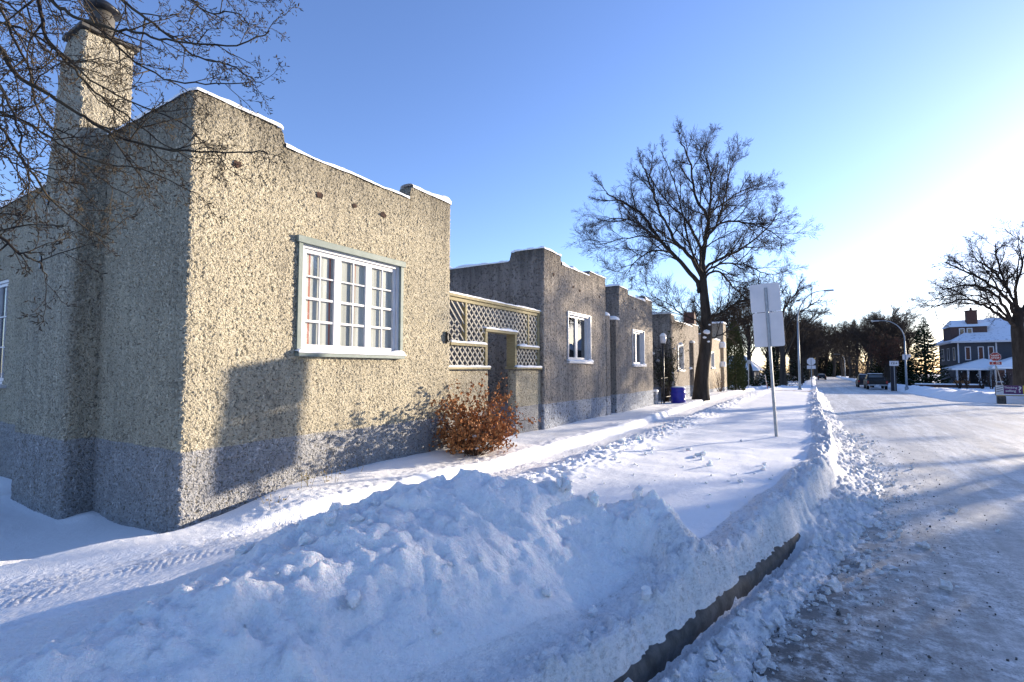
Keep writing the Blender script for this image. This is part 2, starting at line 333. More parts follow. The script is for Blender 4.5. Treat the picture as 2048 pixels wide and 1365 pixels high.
T1L=[
 ( 0.016 , [(-5.739, 0.556, 4.718), (-5.109, 0.926, 4.71), (-4.73, 1.151, 4.595), (-4.598, 1.227, 4.481), (-4.493, 1.285, 4.377), (-4.352, 1.363, 4.306), (-4.183, 1.457, 4.257), (-3.958, 1.585, 4.197), (-3.759, 1.697, 4.145), (-3.419, 1.894, 4.103), (-3.193, 2.012, 4.202)] ),
 ( 0.018 , [(-5.381, 0.454, 4.216), (-4.807, 0.843, 4.104), (-4.623, 0.994, 4.037), (-4.592, 1.061, 3.84), (-4.475, 1.172, 3.755), (-4.419, 1.245, 3.693), (-4.338, 1.334, 3.629), (-4.128, 1.507, 3.455), (-3.893, 1.688, 3.398), (-3.59, 1.906, 3.401), (-3.325, 2.101, 3.406)] ),
 ( 0.013 , [(-4.329, 0.949, 4.591), (-4.274, 1.091, 4.263), (-4.361, 1.137, 4.091), (-4.355, 1.236, 3.98), (-4.332, 1.344, 3.884), (-4.303, 1.456, 3.774), (-4.238, 1.589, 3.694), (-4.127, 1.754, 3.535), (-3.954, 1.955, 3.398)] ),
 ( 0.014 , [(-5.006, 1.312, 5.308), (-4.68, 1.498, 4.973), (-4.469, 1.611, 4.682), (-4.255, 1.719, 4.489), (-4.074, 1.805, 4.337), (-3.919, 1.875, 4.187), (-3.699, 1.979, 4.132), (-3.478, 2.088, 3.985)] ),
 ( 0.012 , [(-5.406, 1.3, 5.362), (-4.996, 1.476, 4.97), (-4.736, 1.566, 4.513), (-4.444, 1.664, 4.226), (-4.095, 1.792, 4.005), (-3.753, 1.905, 3.939), (-3.344, 2.057, 3.91)] ),
 ( 0.011 , [(-4.623, 1.66, 5.317), (-4.357, 1.839, 5.037), (-4.226, 1.931, 4.837), (-4.06, 2.043, 4.678), (-3.887, 2.144, 4.718), (-3.788, 2.212, 4.598)] ),
 ( 0.01 , [(-4.673, 1.85, 5.532), (-4.272, 2.058, 5.157), (-4.05, 2.148, 4.953), (-3.864, 2.208, 4.855), (-3.732, 2.236, 4.758)] ),
 ( 0.012 , [(-4.644, 0.582, 3.701), (-4.363, 0.824, 3.488), (-4.28, 0.941, 3.36), (-4.221, 1.05, 3.133), (-4.158, 1.16, 2.93), (-3.979, 1.34, 2.72), (-3.928, 1.431, 2.7)] ),
 ( 0.01 , [(-4.044, 0.536, 2.779), (-3.785, 0.742, 2.634), (-3.698, 0.838, 2.564), (-3.682, 0.891, 2.492), (-3.654, 0.949, 2.459), (-3.641, 0.999, 2.411), (-3.663, 1.029, 2.348)] ),
 ( 0.012 , [(-5.246, 0.733, 4.778), (-4.944, 0.998, 4.542), (-4.908, 1.102, 4.297), (-4.868, 1.208, 4.079), (-4.921, 1.262, 3.778), (-4.81, 1.411, 3.543), (-4.66, 1.585, 3.3), (-4.516, 1.746, 3.186)] ),
 ( 0.012 , [(-5.863, 0.705, 4.878), (-5.499, 1.011, 4.577), (-5.281, 1.212, 4.539), (-5.091, 1.403, 4.4), (-4.898, 1.604, 4.135), (-4.588, 1.869, 3.963), (-4.373, 2.073, 3.869), (-4.295, 2.198, 3.687)] ),
 ( 0.01 , [(-4.698, 0.674, 3.577), (-4.477, 0.89, 3.519), (-4.352, 1.047, 3.458), (-4.248, 1.195, 3.359), (-4.108, 1.366, 3.221), (-3.868, 1.59, 3.214), (-3.648, 1.811, 3.066)] ),
 ( 0.01 , [(-4.385, 0.614, 3.813), (-4.071, 0.84, 3.623), (-4.004, 0.916, 3.429), (-3.988, 0.964, 3.204), (-3.97, 1.012, 3.004), (-4.015, 1.021, 2.803)] ),
 ( 0.01 , [(-6.111, 0.98, 5.532), (-5.777, 1.243, 5.313), (-5.729, 1.333, 5.089), (-5.682, 1.429, 4.774), (-5.782, 1.437, 4.453), (-5.696, 1.56, 4.082)] ),
 ( 0.011 , [(-6.718, 0.87, 5.18), (-6.201, 1.223, 5.161), (-5.984, 1.4, 5.052), (-5.848, 1.546, 4.672), (-5.661, 1.703, 4.602), (-5.466, 1.853, 4.713), (-5.236, 2.042, 4.551)] ),
 ( 0.009 , [(-5.044, 0.823, 3.473), (-4.812, 1.015, 3.389), (-4.723, 1.124, 3.268), (-4.658, 1.211, 3.249), (-4.558, 1.316, 3.282), (-4.49, 1.412, 3.173)] ),
]
SKY_STRENGTH = .115; SUN_STRENGTH = 5.0; EXPO = 1.3
# ------------------------------------------------------------------ terrain
def gz(y):
    y = np.asarray(y, float)
    return np.where(y < 30, 0., np.where(y < 75, -.0133 * (y - 30) * ss(30, 40, y), -.6 - .0055 * (y - 75)))
KY = [-2, 0, 1.5, 2.5, 3.0, 4.2, 6, 9.2, 12, 15, 20, 30, 60, 300]
KX = [-3.4, -2.0, -1.35, -1.03, -.9, -.63, -.20, .26, .34, .30, .22, .18, .15, .15]
def K(y):
    y = np.asarray(y, float)
    return sum(np.interp(y + e, KY, KX) for e in (-.6, -.3, 0, .3, .6)) / 5
PY = [-3, 1.2, 3, 6.6, 12, 16, 21, 30, 60]
PX = [-5.2, -4.55, -4.22, -3.85, -3.72, -3.78, -3.85, -3.9, -3.9]
PW = [.75, .62, .52, .44, .40, .44, .5, .55, .6]
def polyd(x, y, pts):
    """distance to a polyline and interpolated third/fourth values"""
    bd = np.full(x.shape, 1e9); bh = np.zeros(x.shape); bw = np.ones(x.shape)
    for (ax, ay, ah, aw), (bx, by, bh_, bw_) in zip(pts[:-1], pts[1:]):
        dx, dy = bx - ax, by - ay; t = np.clip(((x - ax) * dx + (y - ay) * dy) / (dx * dx + dy * dy), 0, 1)
        d = np.hypot(x - ax - t * dx, y - ay - t * dy); m = d < bd
        bd = np.where(m, d, bd); bh = np.where(m, ah + (bh_ - ah) * t, bh); bw = np.where(m, aw + (bw_ - aw) * t, bw)
    return bd, bh, bw
PILE1 = [(-3.75, 2.15, .04, .40), (-3.35, 2.55, .20, .48), (-2.95, 3.0, .38, .58), (-2.55, 3.35, .50, .62), (-2.15, 3.65, .47, .55), (-1.85, 3.95, .36, .36)]
PILE1B = [(-3.1, 1.5, .10, .42), (-2.5, 1.95, .34, .70), (-2.05, 2.2, .34, .70), (-1.85, 1.6, .28, .62), (-2.2, .7, .30, .75)]
PILE2 = [(-1.72, 4.05, .16, .35), (-1.48, 4.25, .30, .34), (-1.15, 4.30, .40, .36), (-.95, 4.1, .22, .32), (-.85, 3.9, .12, .3)]
def snow_h(x, y):
    g = gz(y); d = K(y) - x
    pc = np.interp(y, PY, PX); pw = np.interp(y, PY, PW)
    h = .40 + .035 * fbm(x * .5, y * .5, 3, 3) + .012 * fbm(x * 2.2, y * 1.1, 4, 3)
    # wind ripples and hoof-like dents on the open boulevard
    h += .018 * fbm(x * .7 + y * .15, y * 1.9, 8, 3) * ss(5, 8, y)
    # strip against the buildings
    h = np.where(x < pc, h + .02 * ss(0, 1, pc - x), h)
    h += .05 * ss(.8, .1, x - X0) * ss(3.2, 5.0, y) * ss(9, 7, y)
    # low yard left of the corner and the scoop the wind cut round it
    left = ss(3.6, 2.9, y) * ss(-5.3, -5.75, x); h = h * (1 - left) + (.15 + .10 * ss(2.0, .9, y) + .012 * fbm(x, y, 5, 3)) * left
    h -= .06 * np.exp(-((x + 8.2) ** 2 / 1.0 + (y - 2.25) ** 2 / .08))
    h -= .17 * np.exp(-((x + 5.42) ** 2 / .05 + (y - 2.55) ** 2 / .14)); h -= .07 * np.exp(-((x + 5.50) ** 2 / .01 + (y - 3.1) ** 2 / .3)); h += .03 * np.exp(-((x + 7.38) ** 2 / .02 + (y - 2.52) ** 2 / .02)) - .05 * left * np.exp(-((x + 6.8) ** 2 / .5))
    h += .05 * np.exp(-((x + 5.25) ** 2 / .06 + (y - 3.2) ** 2 / .2))
    h -= .10 * ss(1.15, .45, d) * ss(5.6, 4.6, y)
    flat = ss(3.9, 2.6, y) * ss(.1, -.3, x - pc); h = h * (1 - flat) + np.minimum(h, .30 + .012 * fbm(x * 1.5, y * 1.5, 13, 3)) * flat
    # shovelled path
    e = (x - pc) / pw; a = np.abs(e)
    wob = .07 * fbm(y * 1.5, x * 0 + 3, 11, 3) * ss(2.5, 4.5, y)
    inp = ss(1.20 + wob, .95 + wob, a)
    floor = .27 + .006 * fbm(x * 14, y * 9, 12, 3)
    # tyre tread in the path (two tread bands)
    u = (x - pc); tr = 0
    for c0, w0 in ((-.30, .24), (.34, .15)):
        band = ss(w0, w0 - .03, np.abs(u - c0))
        lug = np.sin((y * 2.0 + .05 * fbm(x * 4, y * 4, 18, 2) + 1.2 * np.abs(u - c0)) * 2 * PI / .115) * .5 + .5
        tr = tr + band * (-.016 + .020 * lug ** 1.5 * ss(.25, .8, vnoise(x * 7, y * 3, 17) * .8 + .35 * vnoise(x * 3, y * 1.1, 19)) * (.6 + .4 * (np.sin((u - c0) * 2 * PI / .11) > 0)))
    tr = tr * ss(16, 7, y)
    h = h * (1 - inp) + (floor + tr) * inp
    # thrown clods along the path's right bank and a little on the left one
    r = (x - pc - pw)
    bank = ss(0, .12, r) * ss(.95, .25, r) * ss(3.4, 4.6, y)
    w1, r1 = worley(x * 9, y * 7, 21); w2, r2 = worley(x * 19, y * 15, 25)
    clod = np.clip(1 - w1 * 1.35, 0, 1) ** .8 * (r1 > .35) * r1; clod2 = np.clip(1 - w2 * 1.3, 0, 1) ** .8 * (r2 > .45) * r2
    h += bank * (.055 * clod + .030 * clod2 + .05)
    lb = ss(0, .1, pc - pw - x) * ss(.6, .2, pc - pw - x); h += lb * ss(2.4, 4., y) * (.02 + .02 * clod2 + .012 * clod * ss(3, 5, y))
    # kerb side ridge left by the plough
    ridge = ss(-.02, .10, d) * ss(.62, .16, d)
    ridge *= ss(4.2, 6.5, y)
    rr = fbm(x * 6, y * 2.4, 31, 4)
    h += ridge * (.05 + .085 * rr + .03 * np.abs(fbm(x * 11 + y * 3, y * 3.2 - x, 177, 3)) + .05 * clod + .05 * slabs(x * 6, y * 5, 171, .4) + .035 * slabs(x * 13, y * 11, 175, .4) + .02 * fbm(x * 16, y * 9, 35, 3))
    # lip above the kerb near the camera
    lip = ss(0, .08, d) * ss(.45, .14, d) * ss(6.5, 4.2, y); h += lip * (.02 + .05 * slabs(x * 7, y * 6, 181, .45) + .03 * slabs(x * 15, y * 13, 185, .4) + .04 * fbm(x * 7, y * 7, 33, 4) + .04 * clod2 + .03 * clod)
    # snow piles
    w3, r3 = worley(x * 4.2 + .3 * fbm(x * 3, y * 3, 2, 2), y * 4.2, 41); w4, r4 = worley(x * 8.5, y * 8.5, 45)
    wx = x + .10 * fbm(x * 2.2, y * 2.2, 51, 3); wy = y + .10 * fbm(x * 2.2, y * 2.2, 55, 3)
    P = np.zeros(x.shape)
    fy = np.interp(wx, [-3.75, -3.35, -2.95, -2.55, -2.15, -1.85, -1.5], [2.15, 2.55, 3.0, 3.35, 3.65, 3.95, 4.1]); fh = np.interp(wx, [-3.95, -3.6, -3.35, -2.95, -2.55, -2.15, -1.85, -1.5, -1.2], [0, .07, .20, .38, .50, .47, .36, .24, .10])
    front = np.clip(fh - .095 * np.clip(fy - wy, 0, 9), 0, 1) * ss(.25, -.1, wy - fy); P = np.maximum(P, front)
    for pl in (PILE1, PILE2):
        dd, hh, ww = polyd(wx, wy, pl); p = hh * np.exp(-(dd / ww) ** 2 * 1.15); P = np.maximum(P, p) + .15 * np.minimum(P, p)
    rough = ss(.05, .25, P)
    lump = (np.clip(1 - w3 * 1.25, 0, 1) ** .9 * (r3 > .5) * .085 * r3 + np.clip(1 - w4 * 1.25, 0, 1) ** .9 * (r4 > .5) * .040 * r4)
    rg = 1 - np.abs(fbm(x * 4.5, y * 4.5, 63, 4)) * 2
    P = P + rough * (.6 * lump + .040 * fbm(x * 3.0, y * 3.0, 61, 3) + .030 * rg * fbm(x * 6, y * 6, 64, 2) + .016 * fbm(x * 10, y * 10, 65, 4) + .075 * slabs(x * 3.4 + .4 * fbm(x * 2, y * 2, 5, 2), y * 3.4, 141, .80) + .040 * slabs(x * 8, y * 8 + 3, 151, .74) + .016 * slabs(x * 17, y * 17, 161, .62) + .010 * fbm(x * 26, y * 26, 66, 3))
    q2 = np.exp(-((x + 1.25) ** 2 + (y - 4.1) ** 2) / .35); P = P + q2 * (.07 * slabs(x * 5.5, y * 5.5, 221, .45) + .035 * slabs(x * 12, y * 12, 223, .45) + .04 * fbm(x * 6, y * 6, 225, 4))
    basin = -.05 * np.exp(-((x + 1.35) ** 2 / .28 + (y - 3.35) ** 2 / .45)) - .06 * np.exp(-((x + 1.65) ** 2 / .05 + (y - 3.75) ** 2 / .06))
    h = np.where(inp > .5, np.maximum(h, h * .6 + (P + .1) * .4), h) + P * (1 - inp * .55) + basin
    near = ss(3.4, 1.5, y) * ss(.6, -.4, x + 2.0) * ss(-3.75, -3.45, x); h += near * (.02 * fbm(x * 5, y * 5, 71, 4) + .035 * slabs(x * 5, y * 5, 201, .72) + .018 * slabs(x * 12, y * 12, 205, .6))
    h += ss(-3.7, -3.3, x) * ss(5.2, 4.2, y) * ss(.3, .6, d) * (.014 * slabs(x * 10, y * 10, 211, .66) + .008 * slabs(x * 24, y * 24, 213, .6) + .006 * fbm(x * 14, y * 14, 215, 3))
    # fine crust
    h += .0035 * fbm(x * 22, y * 22, 75, 3) * ss(14, 5, y)
    # the cut face over the kerb and the rubble on the road side
    cut = .028 * fbm(y * 2.6, y * 0 + 9, 83, 3) + .03 * fbm(y * 9, y * 0 + 4, 81, 4) + .012 * fbm(y * 34, x * 12, 82, 3)
    top = ss(-.01 + cut, .11 + cut, d)                         # 0 on the road side, 1 on the boulevard
    # thaw gap that lays the kerb bare close to the camera
    bare = ss(6.4, 5.7, y + .2 * fbm(y * 2, y * 0, 84, 2)) * ss(2.0, 2.9, y)
    bare = bare * (1 - .35 * ss(.25, .45, fbm(y * 2.7, y * 0 + 2, 87, 3)))
    gap = ss(.16, .05, -d) * ss(-.01, .02, -d)
    out_w = np.interp(y, [0, 3, 5, 7, 9.5, 12, 16, 22, 40], [.36, .38, .42, .52, .66, .58, .5, .45, .4]) + .12 * fbm(y * 1.3, y * 0, 86, 3)
    tt = np.clip(-d / out_w, 0, 1.4)
    w5, r5 = worley(x * 7 + y * 1.2, y * 4.6, 91); w6, r6 = worley(x * 15, y * 10, 95)
    rub = .17 * (1 - tt) ** 1.3 * ss(5.0, 7.0, y) + .09 * (1 - tt) * ss(7.0, 5.0, y)
    rub = np.where(tt < 1, rub, 0)
    fade = ss(1.25, .75, tt)
    rub = rub + fade * (.05 * slabs(x * 6, y * 4.5, 191, .4) + .035 * slabs(x * 13, y * 10, 195, .4) + .045 * np.clip(1 - w5 * 1.25, 0, 1) * (r5 > .3) * r5 + .035 * np.clip(1 - w6 * 1.25, 0, 1) * (r6 > .35) * r6 + .02 * fbm(x * 8, y * 4, 97, 3)) - .03 * ss(.7, 1.2, tt)
    rub = rub * (1 - bare * gap) - .02 * bare * gap
    hz = np.where(top >= 1, h, rub * (1 - top) + h * top)
    hz = np.where((d < .02) & (d > -.02), hz * (1 - bare) + np.minimum(hz, .12) * bare, hz)
    return hz + g, inp, P, d, tt, bare

def lines(segs):
    out = []
    for a, b, s in segs: out += list(np.arange(a, b - 1e-6, s))
    return np.array(out + [segs[-1][1]])
def ylines(y0, y1, mn, f):
    out = [y0]
    while out[-1] < y1: out.append(out[-1] + max(mn, f * out[-1]))
    return np.array(out)
ds = lines([(-1.6, -.3, .022), (-.3, .3, .014), (.3, 3.6, .019), (3.6, 5.8, .028), (5.8, 11, .05), (11, 16, .25)])
ysn = ylines(-1.2, 62, .019, .0062)
Dg, Yg = np.meshgrid(ds, ysn); Xg = K(Yg) - Dg
Zg, INP, PP, DD, TT, BARE = snow_h(Xg, Yg)
Vsn = np.stack([Xg, Yg, Zg], -1).reshape(-1, 3); nc = len(ds); nr = len(ysn)
idx = np.arange(nr * nc).reshape(nr, nc)
Q = np.stack([idx[:-1, :-1], idx[1:, :-1], idx[1:, 1:], idx[:-1, 1:]], -1).reshape(-1, 4)
cI = INP[:-1, :-1].reshape(-1); cP = PP[:-1, :-1].reshape(-1); cD = DD[:-1, :-1].reshape(-1)
reg = np.zeros(len(Q), int); reg[cI > .5] = 1; cX = Xg[:-1, :-1].reshape(-1); cY = Yg[:-1, :-1].reshape(-1); hp = (cI <= .5) & (cX > np.interp(cY, PY, PX)) & (cD >= .42) & ((cY < 4.4 + .3 * fbm(cX * 2, cY * 0, 7, 2)) | (cP > .10)) & (cY < 7); reg[hp] = 2; reg[(cP > .16)] = 2; reg[(cD < .42) & (reg != 1)] = 3
reg[cD < .0] = 3
def submesh(name, mask, mat, label, cat, kind='structure'):
    q = Q[mask]; u, inv = np.unique(q, return_inverse=True)
    o = np_mesh(name, Vsn[u], inv.reshape(q.shape), mat, True); return tag(o, label, cat, kind=kind)
submesh('snow_ground', reg == 0, M['snow'], 'smooth untrodden snow over the boulevard and along the foot of the walls', 'snow')
submesh('sidewalk', reg == 1, M['snow_packed'], 'trodden snowy sidewalk with tyre tracks beside the stucco houses', 'sidewalk')
submesh('snow_bank', reg == 2, M['snow_heap'], 'lumpy heap of shovelled snow in the foreground', 'snow bank')
submesh('snow_ridge', reg == 3, M['snow_dirty'], 'gritty ploughed snow ridge running along the kerb', 'snow bank')

# kerb (real concrete strip whose face shows where the snow has been cut back)
ky = ylines(-1.2, 60, .04, .01); kx = K(ky)
rows = []
prof = [(-.012, -.05), (-.012, .10), (.005, .135), (.03, .15), (.15, .152), (.15, -.05)]
for a, b in prof:
    jit = .006 * fbm(ky * 14 + a * 50, ky * 0 + b * 9, 101, 3)
    rows.append(np.stack([kx - a + jit, ky, gz(ky) + b + jit * .5], -1))
V = np.stack(rows, 1).reshape(-1, 3); kk = len(prof); n = len(ky); ii = np.arange(n * kk).reshape(n, kk)
Fk = np.stack([ii[:-1, :-1], ii[:-1, 1:], ii[1:, 1:], ii[1:, :-1]], -1).reshape(-1, 4)
tag(np_mesh('kerb', V, Fk, M['concrete']), 'dark wet concrete kerb showing below the cut snow edge', 'kerb', kind='structure')

# road sheet
def road_h(x, y):
    w = .004 * fbm(x * 2.5, y * .5, 201, 4) + .0035 * fbm(x * 9, y * 2.5, 205, 3)
    w += .003 * fbm((x + y * .4) * 7, (y - x * .4) * .8, 207, 3)
    return gz(y) + w + .004
ysr = ylines(-2.0, 62, .03, .009)
xr = lines([(-.9, 5, .035), (5, 14, .1), (14, 40, 1.)]); 
Xr, Yr = np.meshgrid(xr, ysr); Xr = Xr + np.where(Xr < 5, (K(Yr) - .0) * (5 - Xr) / 5.9, 0)
Zr = road_h(Xr, Yr) - .045 * ss(.5, .0, Xr - K(Yr)) * 1.0
V = np.stack([Xr, Yr, Zr], -1).reshape(-1, 3); a_, b_ = Xr.shape; ii = np.arange(a_ * b_).reshape(a_, b_)
Fr = np.stack([ii[:-1, :-1], ii[:-1, 1:], ii[1:, 1:], ii[1:, :-1]], -1).reshape(-1, 4)
m, t = newmat('road_ice'); v = t.coord()
grit = t.noise(v, 55, 5, .75); grit2 = t.noise(v, 16, 4, .7)
st1 = t.noise(t.coord((2.6, .22, 1), (0, 0, .05)), 2.2, 5, .65, .3)
st2 = t.noise(t.coord((.25, 3.0, 1), (0, 0, .45)), 1.6, 5, .65, .3)
tc = t.n('TexCoord'); sp = t.n('SeparateXYZ'); t.l(tc.outputs['Object'], sp.inputs[0])
base = t.ramp(t.math('ADD', t.math('MULTIPLY', st1, .55), t.math('MULTIPLY', st2, .45)), .40, .58, (.42, .405, .375, 1), (.80, .785, .75, 1))
g1 = t.ramp(t.math('ADD', t.math('MULTIPLY', grit, .6), t.math('MULTIPLY', grit2, .4)), .47, .57)
amt = t.math('MULTIPLY', .92, t.ramp(t.math('ADD', t.math('MULTIPLY', st2, .5), t.math('MULTIPLY', t.noise(v, .8, 3), .5)), .36, .66, (.25, .25, .25, 1), (.95, .95, .95, 1)))
col = t.mix(t.math('MULTIPLY', g1, amt), base, (.085, .075, .065))
# two polished wheel lanes each way, browner and darker than the snow between them
for cx_, wd in ((1.8, .46), (3.5, .42), (5.0, .38), (6.4, .38)):
    wob_ = t.math('MULTIPLY', t.math('SUBTRACT', t.noise(t.coord((.0, .10, .0)), 1.5, 2), .5), 1.2)
    dd_ = t.math('ABSOLUTE', t.math('SUBTRACT', t.math('ADD', sp.outputs['X'], wob_), cx_)); kk_ = t.n('MapRange', clamp=True, interpolation_type='SMOOTHSTEP'); t.l(dd_, kk_.inputs[0]); kk_.inputs[1].default_value = wd; kk_.inputs[2].default_value = wd * .3
    col = t.mix(t.math('MULTIPLY', kk_.outputs[0], t.math('MULTIPLY', st1, .9)), col, (.33, .31, .28))
# bare, wet, gravelly lane next to the rubble close to the camera: distance from the kerb line
kd = t.n('MapRange', clamp=True); t.l(t.math('SUBTRACT', sp.outputs['X'], t.math('MULTIPLY', sp.outputs['Y'], .17)), kd.inputs[0])
kd.inputs[1].default_value = .9; kd.inputs[2].default_value = -.7
kn = t.n('MapRange', clamp=True); t.l(sp.outputs['Y'], kn.inputs[0]); kn.inputs[1].default_value = 12; kn.inputs[2].default_value = 4
wetk = t.math('MULTIPLY', t.math('MULTIPLY', kd.outputs[0], kn.outputs[0]), t.ramp(t.noise(v, 7, 4, .7), .38, .55))
col = t.mix(wetk, col, (.10, .09, .08))
h = t.math('ADD', t.math('MULTIPLY', grit, .5), t.math('ADD', t.math('MULTIPLY', grit2, .5), t.math('MULTIPLY', st1, .4)))
t.out(t.bsdf(col, .52, .45, t.bump(h, .8, .015)))
M['road'] = m
tag(np_mesh('road', V, Fr, M['road'], True), 'hard packed snowy road with sand, grit and tyre streaks', 'road', kind='structure')
# the street running away past the near stretch
yf = np.arange(61, 420, 4.); xf = np.array([-4, .3, 2, 4, 6, 7.4, 9])
Xf, Yf = np.meshgrid(xf, yf); V = np.stack([Xf, Yf, gz(Yf) + .004], -1).reshape(-1, 3); a_, b_ = Xf.shape; ii = np.arange(a_ * b_).reshape(a_, b_)
tag(np_mesh('road', V, np.stack([ii[:-1, :-1], ii[:-1, 1:], ii[1:, 1:], ii[1:, :-1]], -1).reshape(-1, 4), M['road'], True), 'far end of the straight snowy street beyond the parked cars', 'road', kind='structure')

# wide ground
xb = lines([(-400, -60, 20), (-60, -14, 3), (-14, -9, .5), (-9, 1, .25), (1, 7, 1), (7, 14, .25), (14, 60, 2), (60, 420, 20)])
yb = lines([(-120, -10, 10), (-10, 30, 2), (30, 120, 1), (120, 420, 6), (420, 900, 40)])
Xb, Yb = np.meshgrid(xb, yb)
street = (Xb > -.1) & (Xb < 7.4)
low = ((Yb < 60) & (Xb > -9.5) & (Xb < 60)) | (street & (Yb >= 60))
Zb = gz(Yb) + np.where(low, -.25, .22 + .1 * fbm(Xb * .2, Yb * .2, 301, 3)) 
Zb = np.where((Yb < 2.2) & (Xb <= -9.5), gz(Yb) + .15, Zb)
V = np.stack([Xb, Yb, Zb], -1).reshape(-1, 3); a_, b_ = Xb.shape; ii = np.arange(a_ * b_).reshape(a_, b_)
tag(np_mesh('ground', V, np.stack([ii[:-1, :-1], ii[:-1, 1:], ii[1:, 1:], ii[1:, :-1]], -1).reshape(-1, 4), M['snow_soft'], True), 'snow covered ground of the surrounding blocks', 'ground', kind='structure')
# ploughed verges down the far street
def corner_h(x, y):
    g = gz(y)
    # signed distance inside the corner block x>7.4,y>37.5 with radius 4
    r = 4.; cx = 7.4 + r; cy = 38.2 + r
    dx = x - 7.4; dy = y - 38.2
    inside = np.minimum(dx, dy)
    q = np.where((x < cx) & (y < cy), r - np.hypot(x - cx, y - cy), inside)
    h = .30 * ss(-.5, .7, q) - .06
    bank = np.exp(-((q - 1.2) / .8) ** 2) * (.30 + .22 * fbm(x * .8, y * .8, 401, 4))
    h = h + bank * ss(-.4, .4, q) + .05 * fbm(x * .6, y * .6, 405, 4) * ss(0, 1, q) + .05 * np.abs(fbm(x * 3, y * 3, 407, 3)) * ss(-.3, .5, q) * ss(4, 2, q)
    return g + h
xc = lines([(6.8, 13, .12), (13, 60, .3)]); yc = lines([(37.4, 46, .12), (46, 90, .3)])
Xc, Yc = np.meshgrid(xc, yc); Zc = corner_h(Xc, Yc); V = np.stack([Xc, Yc, Zc], -1).reshape(-1, 3); a_, b_ = Xc.shape; ii = np.arange(a_ * b_).reshape(a_, b_)
tag(np_mesh('snow_ground', V, np.stack([ii[:-1, :-1], ii[:-1, 1:], ii[1:, 1:], ii[1:, :-1]], -1).reshape(-1, 4), M['snow'], True), 'snowy corner lot with ploughed banks across the intersection', 'snow', kind='structure')
def verge(name, x0, x1, y0, y1, label, seed):
    xs = np.arange(x0, x1 + .01, .25); ys = np.arange(y0, y1 + .01, 1.0); X, Y = np.meshgrid(xs, ys)
    e = np.minimum(X - x0, x1 - X); Z = gz(Y) + ss(0, .7, e) * (.42 + .28 * fbm(X * .7, Y * .45, seed, 4)) - .08
    V = np.stack([X, Y, Z], -1).reshape(-1, 3); a, b = X.shape; ii = np.arange(a * b).reshape(a, b)
    tag(np_mesh(name, V, np.stack([ii[:-1, :-1], ii[:-1, 1:], ii[1:, 1:], ii[1:, :-1]], -1).reshape(-1, 4), M['snow'], True), label, 'snow bank', kind='structure')
verge('snow_bank', -2.2, .25, 58, 260, 'ploughed snow bank down the left side of the far street', 501)
verge('snow_bank', 7.2, 9.8, 89, 260, 'ploughed snow bank down the right side of the far street', 503)

# loose rubble: clods that nobody could count
def clods(name, spots, mat, label):
    base = [(math.cos(a) * math.cos(b), math.sin(a) * math.cos(b), math.sin(b)) for b in (-.9, -.3, .35, .95) for a in np.arange(6) * PI / 3 + b]
    base = np.array(base + [(0, 0, 1.)]); Fb = []
    for r in range(3):
        for j in range(6): Fb.append((r * 6 + j, r * 6 + (j + 1) % 6, (r + 1) * 6 + (j + 1) % 6, (r + 1) * 6 + j))
    for j in range(6): Fb.append((18 + j, 18 + (j + 1) % 6, 24, 24))
    VV = []; FF = []
    for i, (x, y, z, s) in enumerate(spots):
        R = rng.uniform(.5, 1.3, (25, 1)); sc = rng.uniform(.5, 1.25, (1, 3)); a = rng.uniform(0, 6.28); c, sn = math.cos(a), math.sin(a)
        P = base * R * sc * s; P = np.stack([P[:, 0] * c - P[:, 1] * sn, P[:, 0] * sn + P[:, 1] * c, P[:, 2]], -1) + (x, y, z)
        VV.append(P); FF.append(np.array(Fb) + i * 25)
    V = np.concatenate(VV); F = np.concatenate(FF)
    fl = [tuple(f) if f[2] != f[3] else tuple(f[:3]) for f in F.tolist()]
    o = np_mesh(name, V, fl, mat, False); return tag(o, label, name.replace('_', ' '), kind='stuff')
def drop(lst, k, zmin):
    A_ = np.array(lst); z_ = np.maximum(snow_h(A_[:, 0], A_[:, 1])[0], zmin) + A_[:, 2] * k
    return list(zip(A_[:, 0], A_[:, 1], z_, A_[:, 2]))
sp_ = []
for i in range(2100):
    y = 1.5 + 16 * rng.random() ** 1.5; w = np.interp(y, [0, 3, 5, 9.5, 12, 22], [.4, .5, .65, .95, .8, .6]); u = abs(rng.normal(.5, .27)) + (rng.random() < .06) * rng.random() * 1.2; x = float(np.interp(y, KY, KX)) + .08 + w * u
    s = rng.gamma(.9, .012) + .004; s = min(s, .085); sp_.append((x, y, s))
sp_ = drop(sp_, .25, 0.0); clods('snow_rubble', sp_, M['snow_dirty'], 'broken lumps of dirty snow scattered along the foot of the ploughed ridge')
sp_ = []
for i in range(260):
    y = rng.uniform(1.6, 9); x = rng.uniform(-3.9, -.5)
    if rng.random() < .5: y = rng.uniform(4.2, 14); x = float(np.interp(y, PY, PX) + np.interp(y, PY, PW)) + abs(rng.normal(.25, .25))
    s = min(rng.gamma(1.5, .011) + .006, .06)
    sp_.append((x, y, s))
for x, y, s in ((-2.95, 2.45, .06), (-2.8, 2.28, .05), (-2.62, 2.36, .045), (-2.75, 2.05, .07), (-3.1, 2.3, .055), (-3.45, 2.1, .05), (-1.5, 2.9, .06), (-1.25, 3.05, .045), (-1.85, 3.9, .08), (-2.0, 4.1, .10), (-2.15, 3.9, .07), (-1.62, 4.0, .07), (-1.0, 3.35, .07), (-1.38, 4.45, .09), (-1.95, 9.3, .06), (-1.7, 8.8, .05), (-2.5, 5.4, .08), (-2.7, 5.6, .07), (-1.3, 11, .05)):
    sp_.append((x, y, s))
sp_ = drop(sp_, .3, -9); clods('snow_clods', sp_, M['snow_heap'], 'loose white clods lying on the snow heap and along the path bank')
sp_ = []
